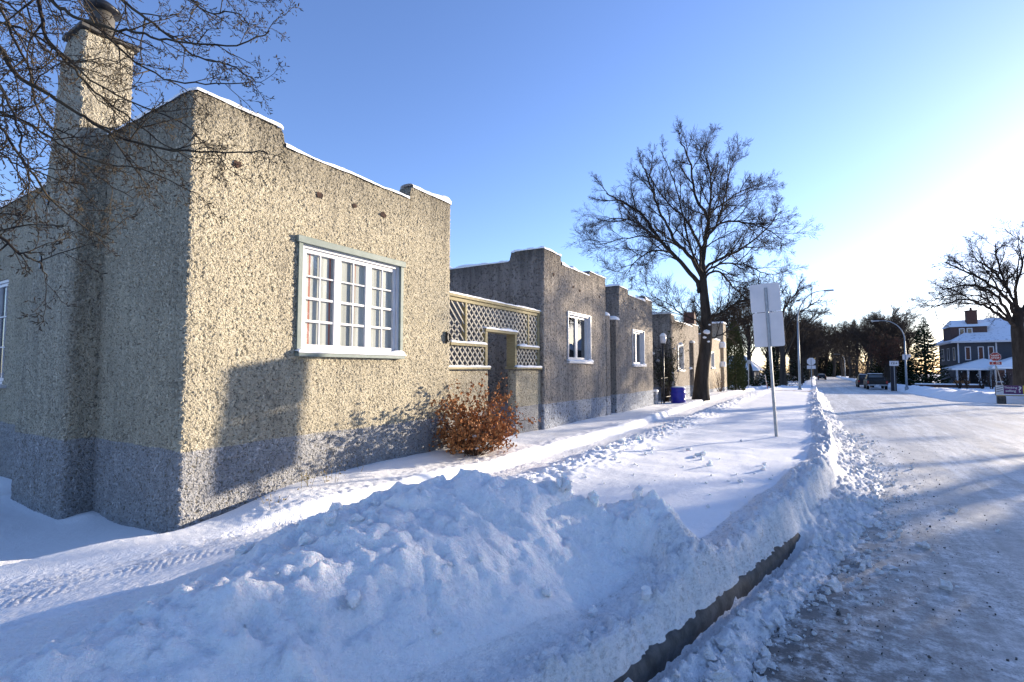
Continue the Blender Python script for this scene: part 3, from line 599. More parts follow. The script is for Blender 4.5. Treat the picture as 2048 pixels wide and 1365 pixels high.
for i in range(1000):
    y = 2 + 14 * rng.random() ** 1.6; x = float(np.interp(y, KY, KX)) + .35 + abs(rng.normal(.3, .7)); s = .003 + rng.gamma(1.2, .0018)
    sp_.append((x, y, s))
A_ = np.array(sp_); A_z = road_h(A_[:, 0], A_[:, 1]) + A_[:, 2] * .4; sp_ = list(zip(A_[:, 0], A_[:, 1], A_z, A_[:, 2])); clods('road_gravel', sp_, M['concrete'], 'dark gravel and grit scattered on the icy road')
def ground_z(x, y):
    return float(snow_h(np.array([float(x)]), np.array([float(y)]))[0][0])
# ------------------------------------------------------------------ buildings
def stepped(u, steps, soft=.03):
    """piecewise heights with softened steps: steps = [(u0,h0),(u1,h1)...] height h_i from u_i on"""
    h = np.full(np.shape(u), steps[0][1], float)
    for (a, ha), (b, hb) in zip(steps[:-1], steps[1:]): h = h + (hb - ha) * ss(b - soft, b + soft, u)
    return h
def building_walls(parent, y0, y1, xb, topF, topE, res, holesF, holesE, mat, zb=-.4, xf=X0, seed=1, rc=.05, far=.35, fineE=4.5, zc=4.0):
    """closed ring of wall: facade at x=xf from y0 to y1, end wall at y0 back to xb. holes: (u0,u1,z0,z1)"""
    def grid(a, b, step, marks):
        ms = sorted(set([a, b] + [m for m in marks if a < m < b])); out = []
        for p, q in zip(ms[:-1], ms[1:]):
            n = max(1, int(math.ceil((q - p) / step))); out += list(np.linspace(p, q, n, endpoint=False))
        return out + [b]
    pts = []; side = []; par = []
    def addp(x, y, s, u): pts.append((x, y)); side.append(s); par.append(u)
    for y in grid(y0 + rc, y1 - rc, res, [h for q in holesF for h in q[:2]]): addp(xf, y, 0, y)
    for a in (.25, .5, .75): th = a * PI / 2; addp(xf - rc + rc * math.cos(th), y1 - rc + rc * math.sin(th), 0, y1)
    for x in np.linspace(xf - rc, xb + rc, max(6, int((xf - xb) / far))): addp(x, y1, 1, x)
    for y in np.linspace(y1 - rc, y0 + rc, max(4, int((y1 - y0) / far))): addp(xb, y, 2, y)
    xs = grid(xb + .05, xf - fineE, far, []) + grid(xf - fineE, xf - rc, res, [h for q in holesE for h in q[:2]])[1:] if fineE > 0 else list(np.linspace(xb + .05, xf - rc, 12))
    for x in xs: addp(x, y0, 3, x)
    for a in (.25, .5, .75): th = a * PI / 2; addp(xf - rc + rc * math.sin(th), y0 + rc - rc * math.cos(th), 3, xf)
    pts = np.array(pts); side = np.array(side); par = np.array(par); n = len(pts)
    tp = np.where(side == 0, stepped(par, topF), np.where(side == 3, stepped(-par, topE), np.where(side == 1, topF[-1][1], topE[-1][1])))
    tp = tp + .012 * fbm(pts[:, 0] * 2.3 + 9, pts[:, 1] * 2.3, seed, 3)
    zl = grid(zb, zc, res, [h for q in holesF + holesE for h in q[2:4]]); ntop = max(4, int((tp.max() - zc) / res)); fr = np.linspace(0, 1, ntop + 1)[1:]
    Z = np.concatenate([np.repeat(np.array(zl)[:, None], n, 1), zc + (tp[None, :] - zc) * fr[:, None]], 0)
    R = len(Z); V = np.stack([np.repeat(pts[None, :, 0], R, 0), np.repeat(pts[None, :, 1], R, 0), Z], -1).reshape(-1, 3)
    ii = np.arange(R * n).reshape(R, n); nx = np.roll(ii, -1, 1)
    F = np.stack([ii[:-1], nx[:-1], nx[1:], ii[1:]], -1).reshape(-1, 4)
    c = V[F].mean(1); keep = np.ones(len(F), bool); sd = np.repeat(side[None, :], R - 1, 0).reshape(-1)
    for u0, u1, z0, z1 in holesF: keep &= ~((abs(c[:, 0] - xf) < .01) & (c[:, 1] > u0) & (c[:, 1] < u1) & (c[:, 2] > z0) & (c[:, 2] < z1))
    for u0, u1, z0, z1 in holesE: keep &= ~((abs(c[:, 1] - y0) < .01) & (c[:, 0] > u0) & (c[:, 0] < u1) & (c[:, 2] > z0) & (c[:, 2] < z1))
    F = F[keep]
    # parapet top and inner face
    cen = np.array([(xf + xb) / 2, (y0 + y1) / 2]); T = .26
    inn = pts.copy(); inn[:, 0] = np.clip(pts[:, 0], xb + T, xf - T); inn[:, 1] = np.clip(pts[:, 1], y0 + T, y1 - T)
    mid = (pts * .5 + inn * .5)
    b = R * n; topi = ii[-1]
    Vm = np.concatenate([np.stack([mid[:, 0], mid[:, 1], tp + .01], -1), np.stack([inn[:, 0], inn[:, 1], tp], -1), np.stack([inn[:, 0], inn[:, 1], np.full(n, zc)], -1)])
    V = np.concatenate([V, Vm]); r1 = b + np.arange(n); r2 = r1 + n; r3 = r2 + n
    rings = [topi, r1, r2, r3]; add = []
    for p, q in zip(rings[:-1], rings[1:]): add.append(np.stack([p, np.roll(p, -1), np.roll(q, -1), q], -1))
    F = np.concatenate([F] + add)
    w = np_mesh('wall', V, F, mat, True, parent)
    # roof
    mr = MB(); mr.box((xb + T, y0 + T, zc + .02), (xf - T, y1 - T, zc + .12)); mr.build('roof', M['snow_cap'], parent)
    # snow along the parapet
    sel = np.arange(n)[(side == 0) | (side == 3) | (side == 1)]
    sel = np.roll(sel, -np.argmax(np.diff(np.concatenate([[sel[-1] - n], sel])))) if True else sel
    step = max(1, int(.03 / res)); S = sel[::step]; p = pts[S]; q = inn[S]; t_ = tp[S]
    s_ = np.cumsum(np.concatenate([[0], np.hypot(*np.diff(p, axis=0).T)]))
    th = .066 * np.clip(1 + 1.5 * fbm(s_ * 2.6, s_ * 0 + seed, 9, 4), .18, 3) * (.5 + .7 * ss(-.2, .4, fbm(s_ * .8, s_ * 0 + 3, seed + 2, 2)))
    o_ = .022 + .010 * fbm(s_ * 6, s_ * 0, seed + 5, 3)
    nrm = p - q; nrm = nrm / (np.linalg.norm(nrm, axis=1)[:, None] + 1e-9)
    sec = []
    for f, z in ((-o_, -.012 + 0 * th), (-o_ - .004, .35 * th), (.015 + 0 * th, .8 * th), (.07 + 0 * th, th), (.18 + 0 * th, th * 1.05), (.25 + 0 * th, th * .8), (.272 + 0 * th, -.015 + 0 * th)):
        xy = p - nrm * (f[:, None] if hasattr(f, '__len__') else f); sec.append(np.stack([xy[:, 0], xy[:, 1], t_ + z + .006], -1))
    G = np.stack(sec, 1); a, bb, _ = G.shape; gi = np.arange(a * bb).reshape(a, bb)
    lenS = (np.hypot(*np.diff(p, axis=0).T) < 3) & (abs(np.diff(t_)) < .03)
    FS = np.stack([gi[:-1, :-1], gi[1:, :-1], gi[1:, 1:], gi[:-1, 1:]], -1)[lenS].reshape(-1, 4)
    np_mesh('snow_cap', G.reshape(-1, 3), FS, M['snow_cap'], True, parent)
    return w

# glass: reflects, and lets the curtain or the near-black backing behind it show
m, t = newmat('window_glass'); fr = t.n('Fresnel'); fr.inputs['IOR'].default_value = 1.6
gl = t.n('BsdfGlossy'); gl.inputs['Roughness'].default_value = .01; gl.inputs['Color'].default_value = (.9, .93, .95, 1)
tr = t.n('BsdfTransparent'); tr.inputs['Color'].default_value = (.85, .88, .88, 1)
gb = t.n('NewGeometry'); front = t.math('SUBTRACT', 1.0, gb.outputs['Backfacing'])
mx = t.n('MixShader'); t.l(t.math('ADD', t.math('MULTIPLY', t.math('MULTIPLY', fr.outputs[0], front), 1.1), .05), mx.inputs[0]); t.l(tr.outputs[0], mx.inputs[1]); t.l(gl.outputs[0], mx.inputs[2])
v = t.coord(); 
wv = t.bump(t.noise(v, 2.2, 2), .06, .05); t.l(wv, gl.inputs['Normal'])
t.out(mx.outputs[0]); M['glass'] = m
m, t = newmat('curtain'); v = t.coord((1, 6, .2)); f = t.noise(v, 2.2, 3)
s2 = t.noise(t.coord((1, 9, .06)), 1.3, 2)
col = t.ramp(f, .3, .7, (.72, .70, .64, 1), (.40, .39, .36, 1)); col = t.mix(t.math('MULTIPLY', t.ramp(s2, .585, .62), .85), col, (.48, .14, .09)); t.out(t.bsdf(col, .9, .1)); M['curtain'] = m
m, t = newmat('room_shade_paint'); t.out(t.bsdf((.02, .022, .025), .9, .1)); M['room'] = m  # near-black: darkness of the unlit room and its reveals is put into the colour

def window(parent, org, ud, nd, w, h, sashes, cols, rws, trim=None, frame_mat=None, name='window', fw=.045, sw=.05, mw=.018, rec=.05, snow=True, curtain=False, header=False, muntins=True, depth=.09, label=None):
    """org = lower corner on the wall plane; ud = along, nd = outward (unit vectors)"""
    ox, oy, oz = org; ux, uy = ud; nx, ny = nd
    T = lambda p: (ox + ux * p[0] + nx * p[1], oy + uy * p[0] + ny * p[1], oz + p[2])
    fm = frame_mat or M['white_paint']; W = MB()
    # outer frame, butted pieces
    W.box((0, -depth, 0), (fw, -.012, h), T); W.box((w - fw, -depth, 0), (w, -.012, h), T)
    W.box((fw, -depth, h - fw), (w - fw, -.014, h), T); W.box((fw, -depth, 0), (w - fw, .0, fw), T)
    root = W.build(name, fm, parent)
    if label: root['label'] = label
    iw = (w - 2 * fw) / sashes
    for s in range(sashes):
        a = fw + s * iw + .004; b = a + iw - .008; z0 = fw + .003; z1 = h - fw - .003; S = MB()
        y0_, y1_ = -rec - .03, -rec + .012
        S.box((a, y0_, z0), (a + sw, y1_, z1), T); S.box((b - sw, y0_, z0), (b, y1_, z1), T)
        S.box((a + sw, y0_, z0), (b - sw, y1_ - .001, z0 + sw * 1.1), T); S.box((a + sw, y0_, z1 - sw), (b - sw, y1_ - .001, z1), T)
        if muntins:
            ia, ib, iz0, iz1 = a + sw, b - sw, z0 + sw * 1.1, z1 - sw
            for c in range(1, cols): x = ia + (ib - ia) * c / cols; S.box((x - mw / 2, y0_ + .008, iz0), (x + mw / 2, y1_ - .008, iz1), T)
            for r in range(1, rws): z = iz0 + (iz1 - iz0) * r / rws; S.box((ia, y0_ + .009, z - mw / 2), (ib, y1_ - .009, z + mw / 2), T)
        S.build('sash', fm, root)
        G = MB(); G.add([T((a + sw, -rec - .02, z0 + sw)), T((b - sw, -rec - .02, z0 + sw)), T((b - sw, -rec - .02, z1 - sw)), T((a + sw, -rec - .02, z1 - sw))], [(0, 1, 2, 3) if (ux * ny - uy * nx) < 0 else (3, 2, 1, 0)]); G.build('pane', M['glass'], root)
        if snow and muntins and rws > 1:
            iz0, iz1 = z0 + sw * 1.1, z1 - sw
            for r in range(1, min(rws, 3)):
                z = iz0 + (iz1 - iz0) * r / rws + mw / 2
                N = MB(); N.bbox((a + sw + .01, -rec - .018, z), (b - sw - .015, -rec + .008, z + .012), .004, T); N.build('snow', M['snow_cap'], root)
    B = MB(); B.box((.01, -depth - .55 if not curtain else -depth - .006, .01), (w - .01, -depth - .5 if not curtain else -depth + .004, h - .01), T)
    B.build('curtain' if curtain else 'shade_backing', M['curtain'] if curtain else M['room'], root)  # without a curtain, a near-black sheet stands in for the room's darkness
    R = MB(); e = -depth - (.5 if not curtain else .08)
    R.box((-.012, e, -.01), (.0, -.02, h + .01), T); R.box((w, e, -.01), (w + .012, -.02, h + .01), T); R.box((.0, e, h), (w, -.02, h + .012), T); R.box((.0, e, -.012), (w, -.02, .0), T)
    R.build('reveal', (frame_mat or M['white_paint']) if curtain else M['room'], root)  # uncurtained reveals are painted near-black for the shade in the recess
    if trim is not None:
        q = MB(); tw = .055 if header else .03
        q.box((-tw, -.02, -.01), (0, .03, h), T); q.box((w, -.02, -.01), (w + tw, .03, h), T)
        if header: q.bbox((-tw - .03, -.02, h), (w + tw + .03, .05, h + .085), .006, T)
        else: q.box((-tw, -.02, h), (w + tw, .03, h + tw * .8), T)
        q.build('trim', trim, root)
    q = MB(); q.bbox((-.06, -.03, -.055), (w + .06, .075, -.008), .005, T); q.build('sill', trim or fm, root)
    if snow:
        n = 60; us = np.linspace(-.07, w + .07, n); hh = (.028 + .022 * (1 + fbm(us * 3 + ox, us * 0 + oz, 3, 3)) + .03 * np.exp(-((us - w) / .15) ** 2)) * np.minimum(1, np.minimum(us + .085, w + .085 - us) / .04)
        sec = [(-.008, -.01), (.085, -.012), (.095, .25), (.07, .8), (.03, 1.), (-.008, 1.05)]
        G = np.array([[T((u, p, -.01 + f * k if f > 0 else f - .0)) for p, f in sec] for u, k in zip(us, hh)])
        a, b, _ = G.shape; gi = np.arange(a * b).reshape(a, b); np_mesh('snow', G.reshape(-1, 3), np.stack([gi[:-1, :-1], gi[:-1, 1:], gi[1:, 1:], gi[1:, :-1]], -1).reshape(-1, 4), M['snow_cap'], True, root)
    return root

# ---- house 1 (nearest)
H1 = empty('stucco_house', (X0, 2.63, 0), 'nearest cream stucco house with grey painted base and white three part window', 'house', 'row of low stucco houses')
H1.location = (0, 0, 0)
building_walls(H1, 2.63, 7.0, -17.5, [(2.6, 4.80), (3.68, 4.585), (5.94, 4.80)], [(5.4, 4.78), (7.6, 4.55)], .0115, [(3.97, 5.72, 2.06, 3.44)], [(-12.4, -10.93, 1.6, 3.3)], M['stucco1'], seed=3, fineE=4.2)
window(H1, (X0, 3.97, 2.06), (0, 1), (1, 0), 1.75, 1.38, 3, 2, 4, trim=M['green_paint'], header=True, curtain=True)
window(H1, (-12.4, 2.63, 1.6), (1, 0), (0, -1), 1.47, 1.7, 2, 2, 3, curtain=False, label='small white window on the shaded side wall', snow=False)
# chimney: battered lower part that tapers and narrows to a stack
def chim():
    zs = list(np.arange(-.3, 6.02, .03)); zl = [-.3, 1.0, 2.4, 4.25, 4.97, 5.43, 5.85, 6.02]; xl = [-9.22, -9.2, -8.95, -8.53, -8.37, -8.31, -8.22, -8.02]
    V = []; rings = []
    for z in zs:
        a = np.interp(z, zl, xl); b = -7.52; y0 = 2.32; y1 = 2.63 + .0 if z < 4.5 else 2.87
        if z > 4.5: y1 = 2.87
        else: y1 = 2.75
        r = .06; P = []
        def arc(cx, cy, t0): 
            for k in range(5): P.append((cx + r * math.cos(t0 + k * PI / 8), cy + r * math.sin(t0 + k * PI / 8)))
        def seg(p, q, n):
            for k in range(1, n): P.append((p[0] + (q[0] - p[0]) * k / n, p[1] + (q[1] - p[1]) * k / n))
        arc(a + r, y0 + r, PI); seg((a + r, y0), (b - r, y0), 56); arc(b - r, y0 + r, 1.5 * PI); seg((b, y0 + r), (b, y1 - r), 16)
        arc(b - r, y1 - r, 0); seg((b - r, y1), (a + r, y1), 14); arc(a + r, y1 - r, .5 * PI); seg((a, y1 - r), (a, y0 + r), 14)
        rings.append([(x, y, z) for x, y in P])
    V = np.array(rings); R, n, _ = V.shape; ii = np.arange(R * n).reshape(R, n); nx = np.roll(ii, -1, 1)
    F = np.stack([ii[:-1], nx[:-1], nx[1:], ii[1:]], -1).reshape(-1, 4).tolist() + [ii[-1].tolist()]
    return np_mesh('chimney', V.reshape(-1, 3), F, M['stucco1c'], True, H1)
ch = chim()
q = MB(); q.bbox((-8.07, 2.28, 6.02), (-7.48, 2.91, 6.07), .015); q.build('chimney_cap', M['flue'], ch)
q = MB(); q.lathe((-7.74, 2.58, 6.10), [(.13, 0), (.13, .28), (.10, .30), (.11, .34)], 18); q.build('flue', M['flue'], ch, True)
q = MB(); q.lathe((-7.74, 2.58, 6.42), [(.05, 0), (.19, .03), (.20, .06), (.09, .15), (.03, .18)], 18); q.build('rain_cap', M['black_metal'], ch, True)
for x, z, r in ((-8.36, 4.03, .06), (-8.5, 3.22, .06)):
    q = MB(); q.prism([(r * .62 * math.cos(a), r * 1.5 * math.sin(a)) for a in np.arange(10) * .628], -.01, .006, lambda p, x=x, z=z: (x + p[0], 2.32 - .012 - p[2], z + p[1])); q.build('vent_hole_disc', M['black_metal'], ch)  # flat black discs; the dark inside the holes is only their colour
# flat dark discs for crumbled beam-end holes; the holes' shade is in their colour
def beam_holes(parent, lst, mat='room', x=X0):
    for y, z, r in lst:
        q = MB(); n = 12; rr = [r * random.uniform(.7, 1.15) for _ in range(n)]
        q.prism([(rr[k] * math.cos(k * 2 * PI / n), rr[k] * .8 * math.sin(k * 2 * PI / n)) for k in range(n)], -.002, .012, lambda p: (x + p[2] - .002, y + p[0], z + p[1])); q.build('render_hole_disc', M['hole'], parent)
M['hole'] = pmat('hole_rust_shade', (.10, .06, .045), (.03, .025, .022), 30, .95, .1, .8, 60)
beam_holes(H1, [(3.12, 4.15, .06), (4.22, 4.13, .055), (4.8, 4.15, .045), (5.35, 4.17, .06)])
# drift of snow on the roof edge beside the chimney
q = MB(); 
n = 24; 
for i in range(1):
    G = []
    for a in np.linspace(0, 1, n):
        G.append([(-7.6 + .55 * a, 2.66 + .5 * b, 4.78 + .20 * (1 - a) ** 1.5 * (1 - (2 * b - 1) ** 2 * .4) + .03 - .1 * (b in (0, 1))) for b in (0, .25, .5, .75, 1)])
    G = np.array(G); a, b, _ = G.shape; gi = np.arange(a * b).reshape(a, b)
    np_mesh('snow_drift', G.reshape(-1, 3), np.stack([gi[:-1, :-1], gi[1:, :-1], gi[1:, 1:], gi[:-1, 1:]], -1).reshape(-1, 4), M['snow_cap'], True, H1)

# ---- house 2
H2 = empty('stucco_house', (0, 0, 0), 'grey weathered stucco house behind the brown bush, right of the lattice gate', 'house', 'row of low stucco houses')
building_walls(H2, 10.58, 14.75, -16, [(10.5, 4.75), (11.55, 4.53), (13.42, 4.66)], [(5.4, 4.76), (6.46, 4.53)], .024, [(11.93, 13.43, 2.05, 3.34)], [], M['stucco2'], seed=13, fineE=4.5)
window(H2, (X0, 11.93, 2.05), (0, 1), (1, 0), 1.50, 1.29, 2, 1, 1, trim=M['white_paint'], muntins=False, sw=.055, rec=.10, depth=.16)
beam_holes(H2, [(11.1, 4.2, .05), (12.28, 4.05, .05), (12.72, 4.0, .055), (14.2, 4.02, .04)])
def buttress(parent, y0, y1, x0, x1, zt, mat):
    q = MB(); n = 8; res = .05
    zs = np.arange(-.3, zt + .001, res); ring = []
    P = []
    for a, b, m_ in (((x1, y0), (x1, y1), 8), ((x1, y1), (x0, y1), 8), ((x0, y1), (x0, y0), 8), ((x0, y0), (x1, y0), 8)):
        for k in range(m_): P.append((a[0] + (b[0] - a[0]) * k / m_, a[1] + (b[1] - a[1]) * k / m_))
    V = np.array([[(x, y, z) for x, y in P] for z in zs]); R, n, _ = V.shape; ii = np.arange(R * n).reshape(R, n); nx = np.roll(ii, -1, 1)
    F = np.stack([ii[:-1], nx[:-1], nx[1:], ii[1:]], -1).reshape(-1, 4).tolist() + [ii[-1].tolist()]
    o = np_mesh('buttress', V.reshape(-1, 3), F, mat, False, parent)
    q = MB(); c = ((x0 + x1) / 2, (y0 + y1) / 2); w, l = (x1 - x0) / 2 + .02, (y1 - y0) / 2 + .02
    V = []
    for s, z in ((1, -.01), (1.04, .03), (.9, .08), (.6, .12), (.2, .135)):
        for k in range(20):
            a = 2 * PI * k / 20; ca, sa = math.cos(a), math.sin(a); e = 1 / max(abs(ca), abs(sa)) ** .8
            V.append((c[0] + w * s * ca * e, c[1] + l * s * sa * e, zt + z))
    F = [(i * 20 + k, i * 20 + (k + 1) % 20, (i + 1) * 20 + (k + 1) % 20, (i + 1) * 20 + k) for i in range(4) for k in range(20)] + [tuple(80 + k for k in range(20))]
    q.add(V, F); q.build('snow', M['snow_cap'], o, True)
M['stucco2n'] = mat_stucco('stucco_weathered_flat', (.36, .315, .265), (.29, .255, .22), (.06, .055, .05), (.30, .32, .36), 1.01, .018, 22, .55, .9, disp=False)
buttress(H2, 14.75, 15.08, -5.95, X0 + .005, 3.52, M['stucco2n'])
# ---- house 3
H3 = empty('stucco_house', (0, 0, 0), 'brownish stucco house with a narrow window, third in the row, next to the dark gap', 'house', 'row of low stucco houses')
building_walls(H3, 16.0, 19.98, -15, [(15.9, 4.60), (16.95, 4.42), (18.95, 4.52)], [(5.4, 4.62), (6.9, 4.5)], .03, [(17.36, 18.72, 1.98, 3.24)], [], M['stucco2'], seed=23, fineE=3)
window(H3, (X0, 17.36, 1.98), (0, 1), (1, 0), 1.36, 1.26, 2, 1, 1, trim=M['white_paint'], muntins=False, sw=.05, rec=.10, depth=.16)
beam_holes(H3, [(17.4, 4.0, .045), (17.75, 4.0, .04), (18.5, 3.95, .05), (16.5, 4.15, .04)])
buttress(H3, 15.62, 16.0, -5.92, X0 + .005, 3.46, M['stucco2n'])
q = MB(); q.tube([(-6.6, 18.6, 4.0), (-6.6, 18.6, 5.05)], .06, 8); q.lathe((-6.6, 18.6, 5.05), [(.05, 0), (.13, .03), (.13, .06), (.02, .1)], 10); q.build('roof_vent', M['galv'], H3)
# ---- house 4
H4 = empty('stucco_house', (0, 0, 0), 'low brown stucco house with one tall window, left of the big bare tree trunk', 'house', 'row of low stucco houses')
building_walls(H4, 22.9, 29.2, -15, [(22.8, 4.30), (23.6, 4.08), (27.6, 4.22)], [(5.4, 4.34)], .04, [(24.15, 25.35, 1.78, 3.0)], [], M['stucco2'], seed=33, fineE=3)
window(H4, (X0, 24.15, 1.78), (0, 1), (1, 0), 1.2, 1.22, 2, 1, 1, trim=M['white_paint'], muntins=False, sw=.05, rec=.1, depth=.16)
buttress(H4, 27.0, 27.35, -5.7, X0 + .16, 3.2, M['stucco2n'])
# ---- house 5 (sunlit, behind the tree)
H5 = empty('stucco_house', (0, 0, 0), 'sunlit tan stucco house with red chimney, last in the row behind the tree trunk', 'house', 'row of low stucco houses')
building_walls(H5, 31.0, 36.6, -15, [(30.8, 3.9), (33, 3.75)], [(5.4, 3.9)], .05, [(33.0, 34.0, 1.9, 2.9)], [], M['stucco3'], seed=43, fineE=0, zc=3.3)
window(H5, (X0, 33.0, 1.9), (0, 1), (1, 0), 1.0, 1.0, 2, 1, 1, trim=M['white_paint'], muntins=False, rec=.08, depth=.12)
q = MB(); q.bbox((-6.6, 37.0, -.5), (-5.35, 38.3, 5.0), .04); tw = q.build('corner_tower', M['stucco3'], H5)
for a_, b_, e_ in (((-6.65, 36.95, 5.0), (-5.3, 38.35, 5.12), .05), ((-5.75, 36.6, 3.3), (-5.2, 36.98, 3.7), .08), ((-5.75, 36.6, 2.0), (-5.2, 36.98, 2.35), .08)):
    q = MB(); q.bbox(a_, b_, e_); q.build('snow', M['snow_cap'], tw)
q = MB(); q.bbox((-7.6, 35.2, 3.3), (-6.9, 35.9, 5.7), .03); q.build('chimney', M['brick'], H5)

# ---- lattice screen wall with gateway between houses 1 and 2
LW = empty('lattice_fence', (0, 0, 0), 'wooden lattice screen with a gateway on a low stucco wall behind the brown bush', 'fence')
XL = -5.60
def low_wall(y0, y1, name='low_wall'):
    q = MB(); ys = np.linspace(y0, y1, max(3, int((y1 - y0) / .03))); zs = np.arange(-.2, 1.84, .03)
    Y, Z = np.meshgrid(ys, zs); V = np.stack([np.full(Y.shape, XL), Y, Z], -1).reshape(-1, 3); a, b = Y.shape; gi = np.arange(a * b).reshape(a, b)
    V2 = V.copy(); V2[:, 0] -= .2; F = np.stack([gi[:-1, :-1], gi[:-1, 1:], gi[1:, 1:], gi[1:, :-1]], -1).reshape(-1, 4)
    F2 = F[:, ::-1] + a * b
    e1 = np.stack([gi[:-1, 0] + a * b, gi[:-1, 0], gi[1:, 0], gi[1:, 0] + a * b], -1); e2 = np.stack([gi[:-1, -1], gi[:-1, -1] + a * b, gi[1:, -1] + a * b, gi[1:, -1]], -1)
    np_mesh(name, np.concatenate([V, V2]), np.concatenate([F, F2, e1, e2]), M['stucco1'], False, LW)
low_wall(7.0, 8.32); low_wall(9.42, 10.575)
for a_, b_ in ((7.0, 8.36), (9.38, 10.57)):
    q = MB(); q.bbox((XL - .26, a_, 1.84), (XL + .05, b_, 1.885), .005); q.build('wall_cap', M['olive_wood'], LW)
def post(y, z0, z1, w=.09, d=.09):
    q = MB(); q.box((XL - .02 - d, y - w / 2, z0), (XL - .02, y + w / 2, z1)); q.build('post', M['olive_wood'], LW)
post(7.06, 1.885, 3.17); post(7.62, 2.35, 3.10, .05); post(10.03, 2.38, 3.10, .05); post(10.52, 1.885, 3.10)
q = MB(); q.box((XL - .13, 8.265, 1.885), (XL - .02, 8.345, 2.60)); q.build('door_jamb', M['olive_wood'], LW)
q = MB(); q.box((XL - .24, 9.42, 1.885), (XL - .02, 9.50, 2.60)); q.build('door_jamb', M['olive_wood'], LW)
q = MB(); q.box((XL - .24, 8.255, 2.60), (XL + .0, 9.52, 2.66)); q.build('door_lintel', M['olive_wood'], LW)
for a_, b_ in (((XL - .13, 7.0, 3.17), (XL + .02, 10.575, 3.225)), ((XL - .10, 7.0, 3.102), (XL - .015, 10.57, 3.165)), ((XL - .12, 7.1, 2.28), (XL + .03, 8.25, 2.335)), ((XL - .12, 9.53, 2.30), (XL + .03, 10.46, 2.355))):
    q = MB(); q.box(a_, b_); q.build('rail', M['olive_wood'], LW)
def lattice(y0, y1, z0, z1, sp=.115, w=.030, dirs=(1, -1), hole=None):
    q = MB(); xx = XL - .05
    for k, s in enumerate(dirs):
        c = (y0 - s * z1 if s > 0 else y0 - s * z0) - 3; 
        for i in range(200):
            # line: y - s*z = c0
            c0 = (y0 - 3.5) + i * sp * 1.414
            pts = []
            for z in (z0, z1):
                y = c0 + s * z
                pts.append((y, z))
            (ya, za), (yb, zb) = pts
            if s < 0: pass
            def clip(ya, za, yb, zb):
                for lim, sign in ((y0, 1), (y1, -1)):
                    fa, fb = sign * (ya - lim), sign * (yb - lim)
                    if fa < 0 and fb < 0: return None
                    if fa < 0: t_ = fa / (fa - fb); ya, za = ya + (yb - ya) * t_, za + (zb - za) * t_
                    elif fb < 0: t_ = fb / (fb - fa); yb, zb = yb + (ya - yb) * t_, zb + (za - zb) * t_
                return ya, za, yb, zb
            r = clip(ya, za, yb, zb)
            segs = [r] if r else []
            if hole and r:
                hy0, hy1, hz = hole; out = []
                n = 14; last = None
                P = [(r[0] + (r[2] - r[0]) * i_ / n, r[1] + (r[3] - r[1]) * i_ / n) for i_ in range(n + 1)]
                ok = [not (hy0 < p[0] < hy1 and p[1] < hz) for p in P]
                st = None
                for i_, g in enumerate(ok):
                    if g and st is None: st = i_
                    if (not g or i_ == n) and st is not None:
                        e_ = i_ if g else i_ - 1
                        if e_ > st: out.append((*P[st], *P[e_]))
                        st = None
                segs = out
            for (a1, b1, a2, b2) in segs:
                L = math.hypot(a2 - a1, b2 - b1)
                if L < .05: continue
                dx, dz = (a2 - a1) / L, (b2 - b1) / L; hx, hz_ = -dz * w / 2, dx * w / 2; xo = xx + (.009 if k else 0)
                q.prism([(a1 + hx, b1 + hz_), (a1 - hx, b1 - hz_), (a2 - hx, b2 - hz_), (a2 + hx, b2 + hz_)], 0, .008, lambda p, xo=xo: (xo + p[2], p[0], p[1]))
    return q
lattice(7.65, 10.0, 2.34, 3.10, hole=(8.26, 9.52, 2.66)).build('lattice_panel', M['lattice_wood'], LW)
lattice(7.12, 7.59, 2.34, 3.10, dirs=(-1,)).build('lattice_panel', M['lattice_wood'], LW)
q = lattice(7.12, 7.45, 2.34, 2.75, dirs=(1,)); q.build('lattice_panel', M['lattice_wood'], LW)
lattice(10.06, 10.46, 2.36, 3.10).build('lattice_panel', M['lattice_wood'], LW)
lattice(7.12, 8.25, 1.89, 2.28).build('lattice_panel', M['lattice_wood'], LW)
lattice(9.53, 10.46, 1.89, 2.30).build('lattice_panel', M['lattice_wood'], LW)
def snow_strip(name, y0, y1, x0, x1, z, h, parent, seed):
    ys = np.linspace(y0, y1, max(8, int((y1 - y0) / .02))); hh = h * (1 + .5 * fbm(ys * 5, ys * 0, seed, 3)); e = np.minimum(1, np.minimum(ys - y0, y1 - ys) / .03 + .15)
    sec = [(0, -.006), (0, .6), (.25, .95), (.5, 1), (.8, .9), (1, .5), (1, -.006)]
    G = np.array([[(x0 + (x1 - x0) * a, y, z + (b * k if b > 0 else b)) for a, b in sec] for y, k in zip(ys, hh * e)]); a, b, _ = G.shape; gi = np.arange(a * b).reshape(a, b)
    np_mesh(name, G.reshape(-1, 3), np.stack([gi[:-1, :-1], gi[1:, :-1], gi[1:, 1:], gi[:-1, 1:]], -1).reshape(-1, 4), M['snow_cap'], True, parent)
for i, (a, b, x0, x1, z, h) in enumerate(((7.0, 10.575, XL - .14, XL + .025, 3.225, .035), (7.1, 8.25, XL - .12, XL + .04, 2.335, .04), (9.53, 10.46, XL - .12, XL + .04, 2.355, .045), (7.0, 8.36, XL - .02, XL + .055, 1.885, .03), (9.38, 10.57, XL - .02, XL + .055, 1.885, .04), (8.25, 9.52, XL - .24, XL + .01, 2.66, .05))):
    snow_strip('snow', a, b, x0, x1, z, h, LW, 60 + i)
